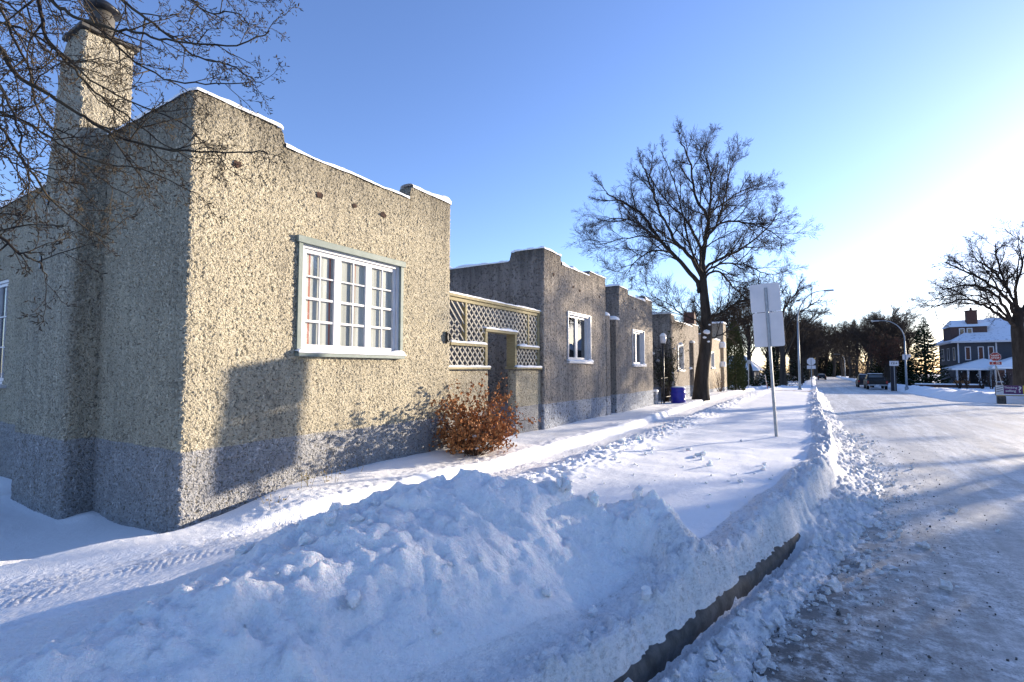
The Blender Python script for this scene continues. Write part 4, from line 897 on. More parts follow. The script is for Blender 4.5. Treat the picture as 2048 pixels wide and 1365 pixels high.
# meter / hose reel on the corner by the gateway
q = MB(); q.tube([(X0 + .05 + .0 * a, 6.90 + .05 * math.cos(a), 2.40 + .07 * math.sin(a)) for a in np.linspace(0, 2 * PI, 14)], .012, 6); q.box((X0 - .0, 6.86, 2.3), (X0 + .04, 6.94, 2.5))
tag(q.build('hose_hook', M['dark_iron']), 'small iron hook on the cream wall corner beside the lattice', 'hook')
# ------------------------------------------------------------------ trees
class TB:
    """collects tapering tubes quickly"""
    def __init__(s): s.V = []; s.F = []; s.n = 0; s.tips = []
    def add(s, P, R, k):
        P = np.asarray(P, float); R = np.asarray(R, float); n = len(P)
        D = np.empty_like(P); D[1:-1] = P[2:] - P[:-2]; D[0] = P[1] - P[0]; D[-1] = P[-1] - P[-2]
        D /= np.linalg.norm(D, axis=1)[:, None] + 1e-9
        ref = np.array([.13, .27, .95]) if abs(D[0, 2]) < .9 else np.array([1., .1, 0])
        A = np.cross(D, ref); A /= np.linalg.norm(A, axis=1)[:, None] + 1e-9; B = np.cross(D, A)
        th = np.arange(k) * 2 * PI / k
        V = P[:, None, :] + R[:, None, None] * (A[:, None, :] * np.cos(th)[None, :, None] + B[:, None, :] * np.sin(th)[None, :, None])
        ii = np.arange(n * k).reshape(n, k) + s.n; nx = np.roll(ii, -1, 1)
        s.V.append(V.reshape(-1, 3)); s.F.append(np.stack([ii[:-1], nx[:-1], nx[1:], ii[1:]], -1).reshape(-1, 4)); s.n += n * k
    def build(s, name, mat, parent, smooth=True):
        return np_mesh(name, np.concatenate(s.V), np.concatenate(s.F), mat, smooth, parent)
def branch_path(p, d, L, n, wander, up, R_):
    P = [np.array(p, float)]; d = np.array(d, float); d /= np.linalg.norm(d)
    for i in range(n):
        d = d + R_.normal(0, wander, 3); d[2] += up; d /= np.linalg.norm(d); P.append(P[-1] + d * L / n)
    return np.array(P)
def perp(d, az):
    d = d / np.linalg.norm(d); a = np.cross(d, [0, 0, 1.]); 
    if np.linalg.norm(a) < .1: a = np.cross(d, [1., 0, 0])
    a /= np.linalg.norm(a); b = np.cross(d, a); return a * math.cos(az) + b * math.sin(az)
def sprout(P, Rad, lev, prm, tb_t, tb_c, R_, L0):
    """spawn children along polyline P"""
    mx = prm['max']
    if lev > mx: return
    if lev == mx:
        nch = prm['n'][lev]; n_ = len(P); u = prm['t0'] + (1 - prm['t0']) * (np.arange(nch) + R_.uniform(.2, .8, nch)) / nch; s = u * (n_ - 1); i = np.minimum(s.astype(int), n_ - 2); f = (s - i)[:, None]
        p = P[i] + (P[i + 1] - P[i]) * f; d = P[i + 1] - P[i]; d /= np.linalg.norm(d, axis=1)[:, None] + 1e-9; rv = R_.normal(0, 1, (nch, 3)); q = np.cross(d, rv); q /= np.linalg.norm(q, axis=1)[:, None] + 1e-9
        ang = np.radians(R_.normal(prm['ang'], 9, nch))[:, None]; nd = d * np.cos(ang) + q * np.sin(ang); nd[:, 2] += prm['lift']; L = (L0 * prm['ratio'][lev] * R_.uniform(.6, 1.15, nch) * (1 - .35 * u))[:, None]
        m1 = p + nd * L * .5; nd2 = nd + R_.normal(0, prm['wander'] * 1.6, (nch, 3)); e = m1 + nd2 * L * .5; rr = min(Rad[0] * .7, prm['rad'][lev]) * R_.uniform(.75, 1.1, nch)
        b = np.cross(nd, q); b /= np.linalg.norm(b, axis=1)[:, None] + 1e-9; a_ = np.cross(b, nd); a_ /= np.linalg.norm(a_, axis=1)[:, None] + 1e-9
        ring = lambda c, r: np.stack([c + (a_ * math.cos(th) + b * math.sin(th)) * r[:, None] for th in (0, 2.094, 4.189)], 1)
        V = np.concatenate([ring(p, rr), ring(m1, np.maximum(rr * .75, prm['rmin'])), ring(e, np.full(nch, prm['rmin'] * .8))], 1)
        base = (np.arange(nch) * 9)[:, None] + tb_c.n; F = np.concatenate([base + np.array([[k * 3 + j, k * 3 + (j + 1) % 3, k * 3 + 3 + (j + 1) % 3, k * 3 + 3 + j]]) for k in (0, 1) for j in range(3)], 0)
        tb_c.V.append(V.reshape(-1, 3)); tb_c.F.append(F); tb_c.n += nch * 9; tb_c.tips.append(np.concatenate([e, nd2], 1)); return
    nch = prm['n'][lev]; seg = np.linalg.norm(np.diff(P, axis=0), axis=1); cum = np.concatenate([[0], np.cumsum(seg)]); tot = cum[-1]
    az = R_.uniform(0, 6.28)
    for c in range(nch):
        t = prm['t0'] + (1 - prm['t0']) * (c + R_.uniform(.2, .8)) / nch; s = t * tot; i = min(np.searchsorted(cum, s) - 1, len(seg) - 1); i = max(i, 0)
        f = (s - cum[i]) / (seg[i] + 1e-9); p = P[i] + (P[i + 1] - P[i]) * f; d = (P[i + 1] - P[i]) / (seg[i] + 1e-9); rr = Rad[i] + (Rad[i + 1] - Rad[i]) * f
        az += 2.4 + R_.normal(0, .4); ang = math.radians(R_.normal(prm['ang'], 9))
        nd = d * math.cos(ang) + perp(d, az) * math.sin(ang); nd[2] += prm['lift']
        L = L0 * prm['ratio'][lev] * R_.uniform(.6, 1.15) * (1 - .35 * t)
        r = min(rr * .72, prm['rad'][lev]) * R_.uniform(.75, 1.1)
        n = prm['seg'][lev]; Q = branch_path(p, nd, L, n, prm['wander'], prm['up'], R_)
        RR = np.linspace(r, max(prm['rmin'], r * .35), n + 1)
        (tb_t if (lev == 0 and prm.get('limbs', True)) else tb_c).add(Q, RR, 6 if lev == 0 else (4 if lev == 1 else 3))
        sprout(Q, RR, lev + 1, prm, tb_t, tb_c, R_, L)
def smooth_poly(P, it=2):
    P = np.asarray(P, float)
    for _ in range(it):
        Q = np.empty((2 * len(P) - 2, P.shape[1])); Q[0::2] = P[:-1] * .75 + P[1:] * .25; Q[1::2] = P[:-1] * .25 + P[1:] * .75
        P = np.concatenate([P[:1], Q, P[-1:]])
    return P
def limb_tree(root, trunkP, trunkR, limbs, prm, seed, mats, rough=.03):
    R_ = np.random.default_rng(seed); tt = TB(); tc = TB()
    P = smooth_poly(np.column_stack([trunkP, trunkR]), 2); P, R = P[:, :3], P[:, 3]; tt.add(P, R, 16)
    for r, pts in limbs:
        Q = smooth_poly(pts, 2); Q[2:] += R_.normal(0, rough, Q[2:].shape)
        L = np.linalg.norm(np.diff(Q, axis=0), axis=1).sum(); RR = r * (1 - .80 * np.linspace(0, 1, len(Q)) ** .85)
        tt.add(Q, RR, 8)
        sprout(Q, RR, 0, prm, tt, tc, R_, L if 'Lfix' not in prm else prm['Lfix'] * (.5 + .5 * min(1, L / prm['Lfix'])))
    t_ = tt.build('trunk', mats[0], root); c_ = tc.build('crown', mats[1], root); return t_, c_

# the big elm between houses 4 and 5
TR = empty('bare_tree', (0, 0, 0), 'tall bare elm with spreading round crown and snow on its fork, beside the blue barrel', 'tree')
trad = [.42, .34, .29, .26, .235, .20, .17, .11]
prm = dict(max=3, n=[11, 7, 8, 4], t0=.15, ang=33, lift=.05, ratio=[.48, .56, .62, .85], rad=[.036, .016, .008, .0055], seg=[6, 5, 4, 3], wander=.10, up=.02, rmin=.0042, Lfix=4.1)
limb_tree(TR, T2T, trad, T2L, prm, 5, (M['bark'], M['twig']), .02)
q = MB()
for x, y, z, r in ((-4.22, 24.36, 3.55, .17), (-4.33, 24.37, 3.3, .09), (-4.16, 24.36, 3.1, .07), (-4.1, 24.38, 3.88, .06)):
    k = 9; V = []; 
    for i in range(5):
        ph = i / 4 * PI
        for j in range(k): a = 2 * PI * j / k; V.append((x + r * math.sin(ph) * math.cos(a) * random.uniform(.8, 1.2), y + r * .5 * math.sin(ph) * math.sin(a), z + r * .6 * math.cos(ph) * random.uniform(.8, 1.2)))
    q.add(V, [(i * k + j, i * k + (j + 1) % k, (i + 1) * k + (j + 1) % k, (i + 1) * k + j) for i in range(4) for j in range(k)])
q.build('snow', M['snow_cap'], TR, True)

# the elm on the right across the intersection
T3T_R = [.46, .37, .35, .33, .31, .26, .18]; T3L = [(r_ * .60, p_) for r_, p_ in T3L]
TE = empty('bare_tree', (0, 0, 0), 'huge dark bare elm at the right edge, standing behind the advertising bench', 'tree')
prm3 = dict(max=3, n=[9, 7, 6, 5], t0=.2, ang=34, lift=.02, ratio=[.45, .55, .62, .9], rad=[.05, .022, .011, .007], seg=[6, 5, 4, 3], wander=.10, up=.01, rmin=.0052, Lfix=5.5)
limb_tree(TE, T3T, T3T_R, T3L, prm3, 15, (M['bark'], M['twig']), .03)

# close overhanging tree on the left whose trunk stands just outside the picture
TC = empty('overhanging_tree', (0, 0, 0), 'close bare branches with buds hanging into the top left corner', 'tree')
R_ = np.random.default_rng(77); tt = TB(); tc = TB()
trk = [(-6.3, -.85, -.1), (-6.25, -.8, 1.2), (-6.2, -.7, 2.4), (-6.1, -.5, 3.4), (-6.05, -.3, 4.2), (-6.1, -.2, 5.2), (-6.3, -.1, 6.5)]
P = smooth_poly(np.column_stack([trk, [.17, .14, .13, .12, .10, .08, .04]]), 2); tt.add(P[:, :3], P[:, 3], 12)
prm1 = dict(max=3, n=[16, 4, 3, 2], t0=.12, ang=40, lift=-.02, ratio=[.30, .5, .5, .5], rad=[.0062, .0036, .0025, .002], seg=[6, 4, 3, 2], wander=.16, up=-.01, rmin=.0016, limbs=False, Lfix=1.75)
buds = []
for k, (r, pts) in enumerate(T1L):
    a = np.array(pts[0]); w = P[np.argmin(abs(P[:, 2] - (a[2] - .9)))][:3] if a[2] - .9 < 6 else P[-1][:3]
    mid = (a + w) / 2 + np.array([0, -.05, .18]); Q = smooth_poly(np.array([w, mid] + list(pts)), 2); Q[4:] += R_.normal(0, .006, Q[4:].shape)
    fr_ = np.linspace(0, 1, len(Q)); RR = (r * .82) * (1.5 - 1.22 * fr_) ; tt.add(Q, RR, 7)
    n0 = int(len(Q) * .22); sprout(Q[n0:], RR[n0:], 0, prm1, tt, tc, R_, 1.75)
# buds: small swollen tips along the twigs
tp_ = np.concatenate(tc.tips); tips = list(tp_[:, :3]); dirs_ = list(tp_[:, 3:])
for p, d in zip(tips, dirs_):
    d = d / (np.linalg.norm(d) + 1e-9); tc.add([p - d * .006, p + d * .004, p + d * .016], [.0018, .0036, .0008], 4)
    if R_.random() < .8:
        s = p - d * R_.uniform(.03, .09); e = perp(d, R_.uniform(0, 6)); tc.add([s, s + (d + e) * .007, s + (d + e) * .014], [.0015, .0032, .0008], 3)
tt.build('trunk', M['twig_pale'], TC); tc.build('crown', M['twig_pale'], TC)

# prototypes for the trees further off
def auto_tree(name, H, spread, seed, prm, tr=.3, mats=None, leafy=0, parentloc=(0, 0, 0), fork=.3, nl=9):
    R_ = np.random.default_rng(seed); root = empty(name, parentloc)
    trunk = [(0, 0, -.3), (R_.normal(0, .1), R_.normal(0, .1), H * fork * .5), (R_.normal(0, .2), R_.normal(0, .2), H * fork), (R_.normal(0, .3), R_.normal(0, .3), H * .55), (R_.normal(0, .4), R_.normal(0, .4), H * .8)]
    limbs = []
    for i in range(nl):
        t = fork * .85 + (.45) * (i / nl); a = i * 2.4 + R_.normal(0, .3); z = H * t; base = np.array([0, 0, z]); reach = spread * R_.uniform(.75, 1.05) * (1 - .45 * (i / nl)); rise = (H - z) * R_.uniform(.55, .95) * (.65 + .35 * i / nl)
        dx, dy = math.cos(a), math.sin(a)
        limbs.append((tr * R_.uniform(.32, .5), [base, base + np.array([dx * reach * .25, dy * reach * .25, rise * .4]), base + np.array([dx * reach * .55, dy * reach * .55, rise * .72]), base + np.array([dx * reach * .85, dy * reach * .85, rise * .93]), base + np.array([dx * reach, dy * reach, rise])]))
    t_, c_ = limb_tree(root, trunk, [tr * 1.25, tr * .95, tr * .85, tr * .5, tr * .15], limbs, prm, seed, mats or (M['bark'], M['twig']), .06)
    return root, c_
pf = dict(max=2, n=[11, 8, 8], t0=.12, ang=38, lift=.04, ratio=[.46, .58, .75], rad=[.05, .026, .016], seg=[5, 4, 3], wander=.14, up=.03, rmin=.010, Lfix=5.0)
protoA, _ = auto_tree('bare_tree', 13, 5.5, 101, pf, .34)
protoB, _ = auto_tree('bare_tree', 12, 4.6, 103, pf, .28, fork=.22, nl=11)
pf2 = dict(pf); pf2['ang'] = 32; protoC, _ = auto_tree('bare_tree', 14, 4.2, 107, pf2, .3, fork=.28, nl=12)
protoD, cD = auto_tree('bare_tree', 10.5, 4.2, 109, pf, .25, fork=.2, nl=11, mats=(M['bark'], M['twig_red']))
ps = dict(pf); ps['n'] = [5, 4, 3]; ps['ratio'] = [.5, .6, .7]; protoE, _ = auto_tree('bare_tree', 13, 5.0, 113, ps, .36, fork=.34, nl=8)
# clinging russet leaves
Vc = np.empty(len(cD.data.vertices) * 3); cD.data.vertices.foreach_get('co', Vc); Vc = Vc.reshape(-1, 3)
sel = rng.choice(len(Vc), 2600); VV = []; 
for i in sel:
    p = Vc[i] + rng.normal(0, .05, 3); a = rng.normal(0, 1, 3); a /= np.linalg.norm(a); b = np.cross(a, rng.normal(0, 1, 3)); b /= np.linalg.norm(b); s = rng.uniform(.05, .11)
    VV += [p - a * s, p + b * s * .6, p + a * s, p - b * s * .6]
M['russet'] = pmat('russet_leaf', (.16, .045, .025), (.10, .04, .025), 3, .85, .1, 0)
np_mesh('leaves', np.array(VV), np.arange(len(VV)).reshape(-1, 4), M['russet'], False, protoD)
TREES = [  # proto, x, y, scale, rot, label
 ('A', -3.2, 66, 1.0, .3, 'bare tree right behind the two plate road sign'), ('B', -9.5, 58, .85, 1.4, 'bare tree left of the road sign, above the snowy hedge'),
 ('C', -7.5, 75, .9, 2.2, 'slender bare tree behind the left road sign, second from the lamp'), ('B', -1.6, 84, .95, 3.1, 'bare boulevard tree beside the nearer street lamp'),
 ('A', -12.5, 84, .9, 4.0, 'bare tree over the snow roofed cottage'), ('C', -2.2, 104, .9, 5.0, 'far bare tree at the left kerb behind the street lamp'),
 ('A', -1.4, 124, .95, .9, 'far bare tree left of the vanishing street'), ('B', -1.8, 146, 1., 1.9, 'farthest bare tree on the left of the street'),
 ('A', 9.6, 90, .86, 2.5, 'leaning bare tree behind the parked pickup truck'), ('C', 10.2, 104, .9, 3.3, 'tall bare tree left of the small white sign'),
 ('A', 9.3, 118, 1.0, .2, 'bare tree over the parked dark wagon'), ('B', 9.6, 134, 1.05, 1.1, 'bare tree right of the vanishing street'),
 ('C', 9.0, 152, 1.1, 2.9, 'distant bare tree closing the street on the right'), ('A', 4.0, 262, 1.5, 4.2, 'bare tree standing at the far end of the street'),
 ('B', -3.5, 250, 1.5, 5.2, 'bare tree at the far left end of the street'), ('B', 13.5, 112, .95, .4, 'bare tree deep in the lot left of the spruce'),
 ('A', 12.8, 128, 1.0, 1.6, 'tall bare tree deep behind the white sign'),
 ('B', -17, 102, 1.0, 3.0, 'far bare tree left of the cottage roof'), ('A', -8.5, 118, 1.0, 4.4, 'far bare tree filling the gap left of the lamp'),
 ('C', -5.0, 140, 1.05, 5.5, 'far bare tree showing beside the lamp post'), ('D', 8.4, 84, .68, .5, 'young tree still carrying russet leaves left of the second street lamp'),
 ('C', 25, 118, .9, .5, 'bare tree showing over the big house roof'),
 ('B', -23, 24, .62, 1.0, 'bare treetop poking above the roof of the second house, left one'), ('C', -21.5, 29.5, .50, 2.0, 'bare treetop poking above the roof of the second house, right one'),
 ('A', -10.5, 47, .55, 5.9, 'bare tree behind the dark clipped cedar'),
 ('B', -1.2, 170, 1.35, .7, 'arching bare tree on the left near the end of the street'), ('A', 8.6, 172, 1.35, 2.1, 'arching bare tree on the right near the end of the street'),
 ('C', -1.0, 205, 1.6, 3.3, 'tall hazy bare tree far down on the left kerb'), ('B', 8.4, 210, 1.6, 4.6, 'tall hazy bare tree far down on the right kerb'),
 ('B', 6.5, 245, 1.8, 1.3, 'bare tree closing the view down the middle of the street'), ('A', .5, 240, 1.8, 5.1, 'bare tree closing the view left of the street middle'),
 ('C', 14.5, 142, 1.25, .1, 'high bare tree behind the second street lamp'),
 ('B', -5.2, 92, .95, 2.7, 'dense bare tree just left of the nearer street lamp'), ('A', -14, 66, .8, 1.2, 'bare tree between the cedar and the road sign')]
used = set()
for k, x, y, s, r, lab in TREES:
    pr = {'A': protoA, 'B': protoB, 'C': protoC, 'D': protoD}[k]
    o = pr if k not in used else copy_tree(pr)
    used.add(k); o.location = (x, y, float(gz(y)) + (.1 if y > 35 else -.1)); o.rotation_euler = (0, 0, r); o.scale = (s, s, s)
    tag(o, lab, 'tree', 'bare trees further down the street')
# trees outside the picture that throw the long shadows over the road and the snow heap
OFF = [('E', 11.2, 21.0, .72, 1.0), ('E', 12.4, 27.0, .70, 2.6), ('E', 15.0, 34.5, .66, 4.4), ('E', 10.4, 15.5, .75, 5.4), ('A', 17.5, 27, .85, 1.0), ('B', 20.5, 32.5, .72, 2.0), ('C', 15, 31.5, .8, 3.0), ('A', 21.5, 31, 1.1, 4.0), ('B', 18.5, 25, 1.0, 5.0), ('C', 14, 24, .8, .4), ('A', 26, 22, .9, 2.7), ('B', 30, 33, .9, .7)]
for i, (k, x, y, s, r) in enumerate(OFF):
    o = copy_tree({'A': protoA, 'B': protoB, 'C': protoC, 'D': protoD, 'E': protoE}[k]) if i != 0 else protoE; o.location = (x, y, 0); o.rotation_euler = (0, 0, r); o.scale = (s, s, s)
    tag(o, 'bare boulevard tree outside the right edge of the picture', 'tree', 'bare trees beyond the right edge')

# spruces
def spruce(H, W, seed, loc, label, snow=True):
    R_ = np.random.default_rng(seed); root = empty('spruce_tree', loc, label, 'tree'); tt = TB(); tt.add([(0, 0, -.2), (0, 0, H * .5), (0, 0, H)], [H * .022, H * .012, .01], 8)
    V = []; F = []; SV = []; n = 0; z = H * .05
    while z < H * .985:
        f = 1 - z / H; L = W * (f ** .85) * 1.0 + .08; nb = max(5, int(9 + 5 * f)); a0 = R_.uniform(0, 6)
        for b in range(nb):
            a = a0 + b * 2 * PI / nb + R_.normal(0, .12); l = L * R_.uniform(.72, 1.12); dx, dy = math.cos(a), math.sin(a); droop = R_.uniform(.18, .34)
            pts = [np.array([dx * l * t_, dy * l * t_, z - droop * l * math.sin(t_ * 2.2) + .16 * l * t_ ** 3]) for t_ in (0, .35, .7, 1)]
            tt.add(pts, [.02 + .01 * f, .015, .01, .005], 3)
            m_ = int(24 + 60 * l / W)
            for j in range(m_):
                t_ = R_.uniform(.12, 1.0) ** .8; i = min(int(t_ * 3), 2); p = pts[i] + (pts[i + 1] - pts[i]) * (t_ * 3 - i); s = R_.uniform(.10, .2) * (.6 + .5 * l / W) * (H / 8)
                side = np.array([-dy, dx, 0]) * R_.choice([-1, 1]); o_ = side * .9 + np.array([dx, dy, 0]) * .6 + np.array([0, 0, R_.uniform(-.7, .1)]); o_ /= np.linalg.norm(o_); w = np.cross(o_, R_.normal(0, 1, 3)); w /= np.linalg.norm(w)
                V += [p - w * .045, p + w * .045, p + o_ * s + w * .02, p + o_ * s - w * .02]
            if snow and R_.random() < .45:
                p = pts[1] * .4 + pts[2] * .6; q_ = pts[3]; wv_ = np.array([-dy, dx, 0]) * .06
                SV += [p - wv_ + (0, 0, .03), p + wv_ + (0, 0, .03), q_ * .85 + p * .15 + wv_ * .6 + (0, 0, .03), q_ * .85 + p * .15 - wv_ * .6 + (0, 0, .03)]
        z += H * .026 * (.7 + .6 * f)
    tt.build('trunk', M['bark'], root); np_mesh('crown', np.array(V), np.arange(len(V)).reshape(-1, 4), M['needles'], False, root)
    if SV: np_mesh('snow', np.array(SV), np.arange(len(SV)).reshape(-1, 4), M['snow_cap'], False, root)
    return root
spruce(9.4, 2.7, 1, (12.45, 84.5, -.55), 'tall dark spruce dusted with snow left of the big house')
spruce(5.2, 1.9, 2, (10.6, 86, -.5), 'smaller dark spruce left of the tall spruce')
spruce(5.6, 1.8, 3, (11.3, 98, -.5), 'low spruce half hidden behind the second lamp post')
spruce(5.0, 2.2, 4, (-4.6, 72, -.4), 'wide dark spruce behind the lamp and road sign', )
spruce(4.2, 2.0, 5, (-8.0, 66, -.3), 'short dark spruce beside the snowy hedge')
spruce(6.0, 2.4, 6, (9.8, 110, -.6), 'dark spruce behind the parked wagon')
spruce(6.5, 2.6, 7, (11.8, 122, -.7), 'dark spruce deep behind the pickup truck')
spruce(7.0, 2.6, 8, (-3.0, 112, -.6), 'dark spruce left of the end of the street')
spruce(12, 3.6, 10, (2.0, 262, -1.8), 'large far spruce at the very end of the street')
spruce(11, 3.4, 11, (6.6, 256, -1.8), 'far spruce right of the street end')
# clipped cedar
root = empty('cedar_tree', (-5.05, 40.2, .2), 'narrow clipped evergreen cedar at the end of the stucco row', 'tree'); R_ = np.random.default_rng(9)
tt = TB(); tt.add([(0, 0, -.3), (0, 0, 2), (0, 0, 4.8)], [.09, .06, .02], 7); tt.build('trunk', M['bark'], root); V = []
for i in range(9000):
    z = R_.uniform(.05, 5.1); r = .66 * (1 - max(0, z - 2.4) / 2.9) ** .7 * (.85 + .15 * min(1, z / .6)) * R_.uniform(.72, 1.06) * (1 + .10 * math.sin(z * 7 + i % 7)); a = R_.uniform(0, 6.28)
    p = np.array([r * math.cos(a), r * math.sin(a), z]); o_ = np.array([math.cos(a) * .5, math.sin(a) * .5, .9]) + R_.normal(0, .3, 3); w = np.cross(o_, R_.normal(0, 1, 3)); w /= np.linalg.norm(w); s = R_.uniform(.06, .13)
    V += [p - w * .025, p + w * .025, p + o_ * s + w * .012, p + o_ * s - w * .012]
np_mesh('crown', np.array(V), np.arange(len(V)).reshape(-1, 4), M['cedar'], False, root)

# shrubs of many stems
def shrub(name, loc, nst, H, spread, seed, label, mat_stem, leaf=None, nleaf=0, leaf_s=.04, snow=0, cat='bush', stem_r=.006, sub=4, group=None, leafzone=.45):
    R_ = np.random.default_rng(seed); root = empty(name, loc, label, cat, group); tb = TB(); ends = []
    for i in range(nst):
        a = R_.uniform(0, 6.28); lean = R_.uniform(.05, 1) ** .7; L = H * R_.uniform(.7, 1.1); d = np.array([math.cos(a) * lean * spread / H, math.sin(a) * lean * spread / H, 1.])
        b = np.array([math.cos(a), math.sin(a), 0]) * R_.uniform(0, .12) + [0, 0, -.05]
        Q = branch_path(b, d, L / max(1, np.linalg.norm(d)) * 1.15, 7, .07, .01, R_); tb.add(Q, np.linspace(stem_r, stem_r * .4, 8), 4); ends.append(Q)
        for c in range(sub):
            j = R_.integers(2, 7); dd = Q[j] - Q[j - 1]; nd = dd / np.linalg.norm(dd) + perp(dd, R_.uniform(0, 6.28)) * .8; q_ = branch_path(Q[j], nd, L * R_.uniform(.15, .35), 4, .14, .02, R_); tb.add(q_, np.linspace(stem_r * .5, stem_r * .2, 5), 3); ends.append(q_)
    tb.build('stem', mat_stem, root)
    if leaf:
        V = []; F = []; 
        for i in range(nleaf):
            Q = ends[R_.integers(len(ends))]; t_ = R_.uniform(leafzone, 1) * (len(Q) - 1); j = min(int(t_), len(Q) - 2); p = Q[j] + (Q[j + 1] - Q[j]) * (t_ - j) + R_.normal(0, .025, 3)
            a = R_.normal(0, 1, 3); a[2] -= .6; a /= np.linalg.norm(a); b = np.cross(a, R_.normal(0, 1, 3)); b /= np.linalg.norm(b); c = np.cross(a, b); s = leaf_s * R_.uniform(.55, 1.2)
            V += [p, p + a * s * .5 + b * s * .42 + c * s * .15, p + a * s * .55 - c * s * .12, p + a * s * 1.05 + c * s * .1, p + a * s * .5 - b * s * .42 + c * s * .15]; k = i * 5
            F += [(k, k + 1, k + 2), (k + 1, k + 3, k + 2), (k, k + 2, k + 4), (k + 2, k + 3, k + 4)]
        np_mesh('leaves', np.array(V), F, leaf, False, root)
    if snow:
        q = MB()
        for i in range(snow):
            Q = ends[R_.integers(len(ends))]; p = Q[R_.integers(2, len(Q))]; r = R_.uniform(.015, .05) * (H / 1.2); k = 6; V = []
            for ii_ in range(4):
                ph = ii_ / 3 * PI
                for j in range(k): a = 2 * PI * j / k; V.append((p[0] + r * math.sin(ph + .01) * math.cos(a), p[1] + r * math.sin(ph + .01) * math.sin(a), p[2] + r * .6 * math.cos(ph)))
            q.add(V, [(i_ * k + j, i_ * k + (j + 1) % k, (i_ + 1) * k + (j + 1) % k, (i_ + 1) * k + j) for i_ in range(3) for j in range(k)])
        q.build('snow', M['snow_cap'], root, True)
    return root
shrub('leafy_bush', (-4.88, 6.85, ground_z(-4.88, 6.85)), 110, 1.12, 1.6, 21, 'dense rounded bush with dry russet brown leaves at the house corner', M['twig_red'], M['brown_leaf'], 3300, .062, 34, sub=7, leafzone=.50)
for x, y, h, lab, s in ((-5.2, 3.95, .26, 'dry yellow plant stubs poking from snow below the white window, left tuft', 31), (-5.15, 4.2, .24, 'small dry leafy tuft in the snow below the white window, right tuft', 32), (-5.05, 3.35, .16, 'tiny dead twigs in snow near the wall corner', 33), (-5.35, 4.75, .2, 'single dead stalk against the grey wall base', 34)):
    shrub('dry_plant', (x, y, ground_z(x, y)), 5 if s != 34 else 2, h, .12, s, lab, M['dry_grass'], M['dry_grass'], 16 if s != 34 else 2, .03, 0, cat='plant', stem_r=.004, sub=2)
shrub('climbing_vine', (-5.62, 22.35, .3), 46, 2.6, .5, 41, 'dark tangled vine climbing beside the garden lamp', M['twig'], M['cedar'], 900, .07, 10, sub=7, cat='vine', stem_r=.010)
shrub('bare_bush', (-5.1, 33.6, .35), 26, 1.3, .8, 42, 'small bare shrub against the sunlit house behind the elm trunk', M['twig_red'], None, 0, 0, 8, sub=4, stem_r=.010)
hx = [(-9.5, 55), (-7.8, 54), (-6.4, 56), (-8.6, 50), (-5.2, 57), (-10.8, 52)]
for i, (x, y) in enumerate(hx):
    shrub('hedge_bush', (x, y, float(gz(y)) + .05), 60, 1.3, 1.0, 50 + i, ['snowy dark bush left of the road sign post, nearest the cedar', 'snowy bush in the middle of the hedge row', 'snowy bush behind the orange stake', 'low snowy bush in front of the hedge row', 'snowy bush right behind the sign post', 'snowy bush farthest left beside the cedar'][i], M['twig'], M['needles'], 900, .10, 60, sub=5, stem_r=.012, group='snowy bushes beyond the cedar')
for i, (x, y) in enumerate([(13.4, 72), (14.2, 72.6), (15.3, 72.2), (16.2, 72.8), (17.2, 72), (18.3, 72.5), (19.3, 72.4), (20.4, 72.8), (21.6, 73.2)]):
    shrub('bare_bush', (x, y, -.25), 16, 1.5, .5, 70 + i, 'bare garden shrub, %s of the row in front of the big house' % ['leftmost', 'second from left', 'third from left', 'fourth from left', 'middle one', 'fourth from right', 'third from right', 'second from right', 'rightmost'][i], M['twig_red'] if i % 2 else M['twig'], None, 0, 0, 10, sub=5, stem_r=.030, group='bare shrubs in front of the big house')
shrub('bare_bush', (-1.4, 62, -.2), 10, .8, .4, 90, 'tiny dark twiggy bush right of the nearer lamp base', M['twig'], None, 0, 0, 0, sub=3, stem_r=.02)

# ------------------------------------------------------------------ signs, lamps, furniture
def cylpost(q, x, y, z0, z1, r, k=10): q.tube([(x, y, z0), (x, y, z1)], r, k)
# double plated road sign seen from the back
sx, sy = -.74, 12.05; sz = ground_z(sx, sy)
SG = empty('road_sign', (0, 0, 0), 'back of two stacked grey metal plates on a perforated steel post in the boulevard snow', 'sign')
q = MB(); lean = lambda z: (-.13 * (z - sz) / 3.2)
def U(p): return (sx + lean(p[2]) + p[0], sy + p[1], p[2])
q.prism([(-.032, 0), (-.022, -.028), (.022, -.028), (.032, 0), (.024, 0), (.016, -.020), (-.016, -.020), (-.024, 0)], sz - .3, 3.60, lambda p: U((p[0], p[1], p[2])))
for k in range(60):
    z = sz + .25 + k * .055
    if z < 3.58: q.prism([(.007 * math.cos(a), .007 * math.sin(a)) for a in np.arange(6) * PI / 3], .0, .0015, lambda p, z=z: U((p[0], -.0285 - p[2], z + p[1])))
q.build('post', M['galv'], SG)
def plate(name, w, h, zc, dx, rot, mat, parent):
    r = .04; P = []
    for cx, cz, t0 in ((w / 2 - r, h / 2 - r, 0), (-w / 2 + r, h / 2 - r, PI / 2), (-w / 2 + r, -h / 2 + r, PI), (w / 2 - r, -h / 2 + r, 1.5 * PI)):
        for k in range(5): P.append((cx + r * math.cos(t0 + k * PI / 8), cz + r * math.sin(t0 + k * PI / 8)))
    c, s = math.cos(rot), math.sin(rot); q = MB()
    q.prism(P, .004, .010, lambda p: (sx + lean(zc) + dx + p[0] * c - p[1] * s, sy + p[2], zc + p[0] * s + p[1] * c)); o = q.build(name, mat, parent); return o
pu = plate('sign_plate', .585, .62, 3.385, -.02, math.radians(2.4), M['alu'], SG); pl = plate('sign_plate', .585, .74, 2.695, .0, math.radians(2.2), M['alu'], SG)
q = MB()
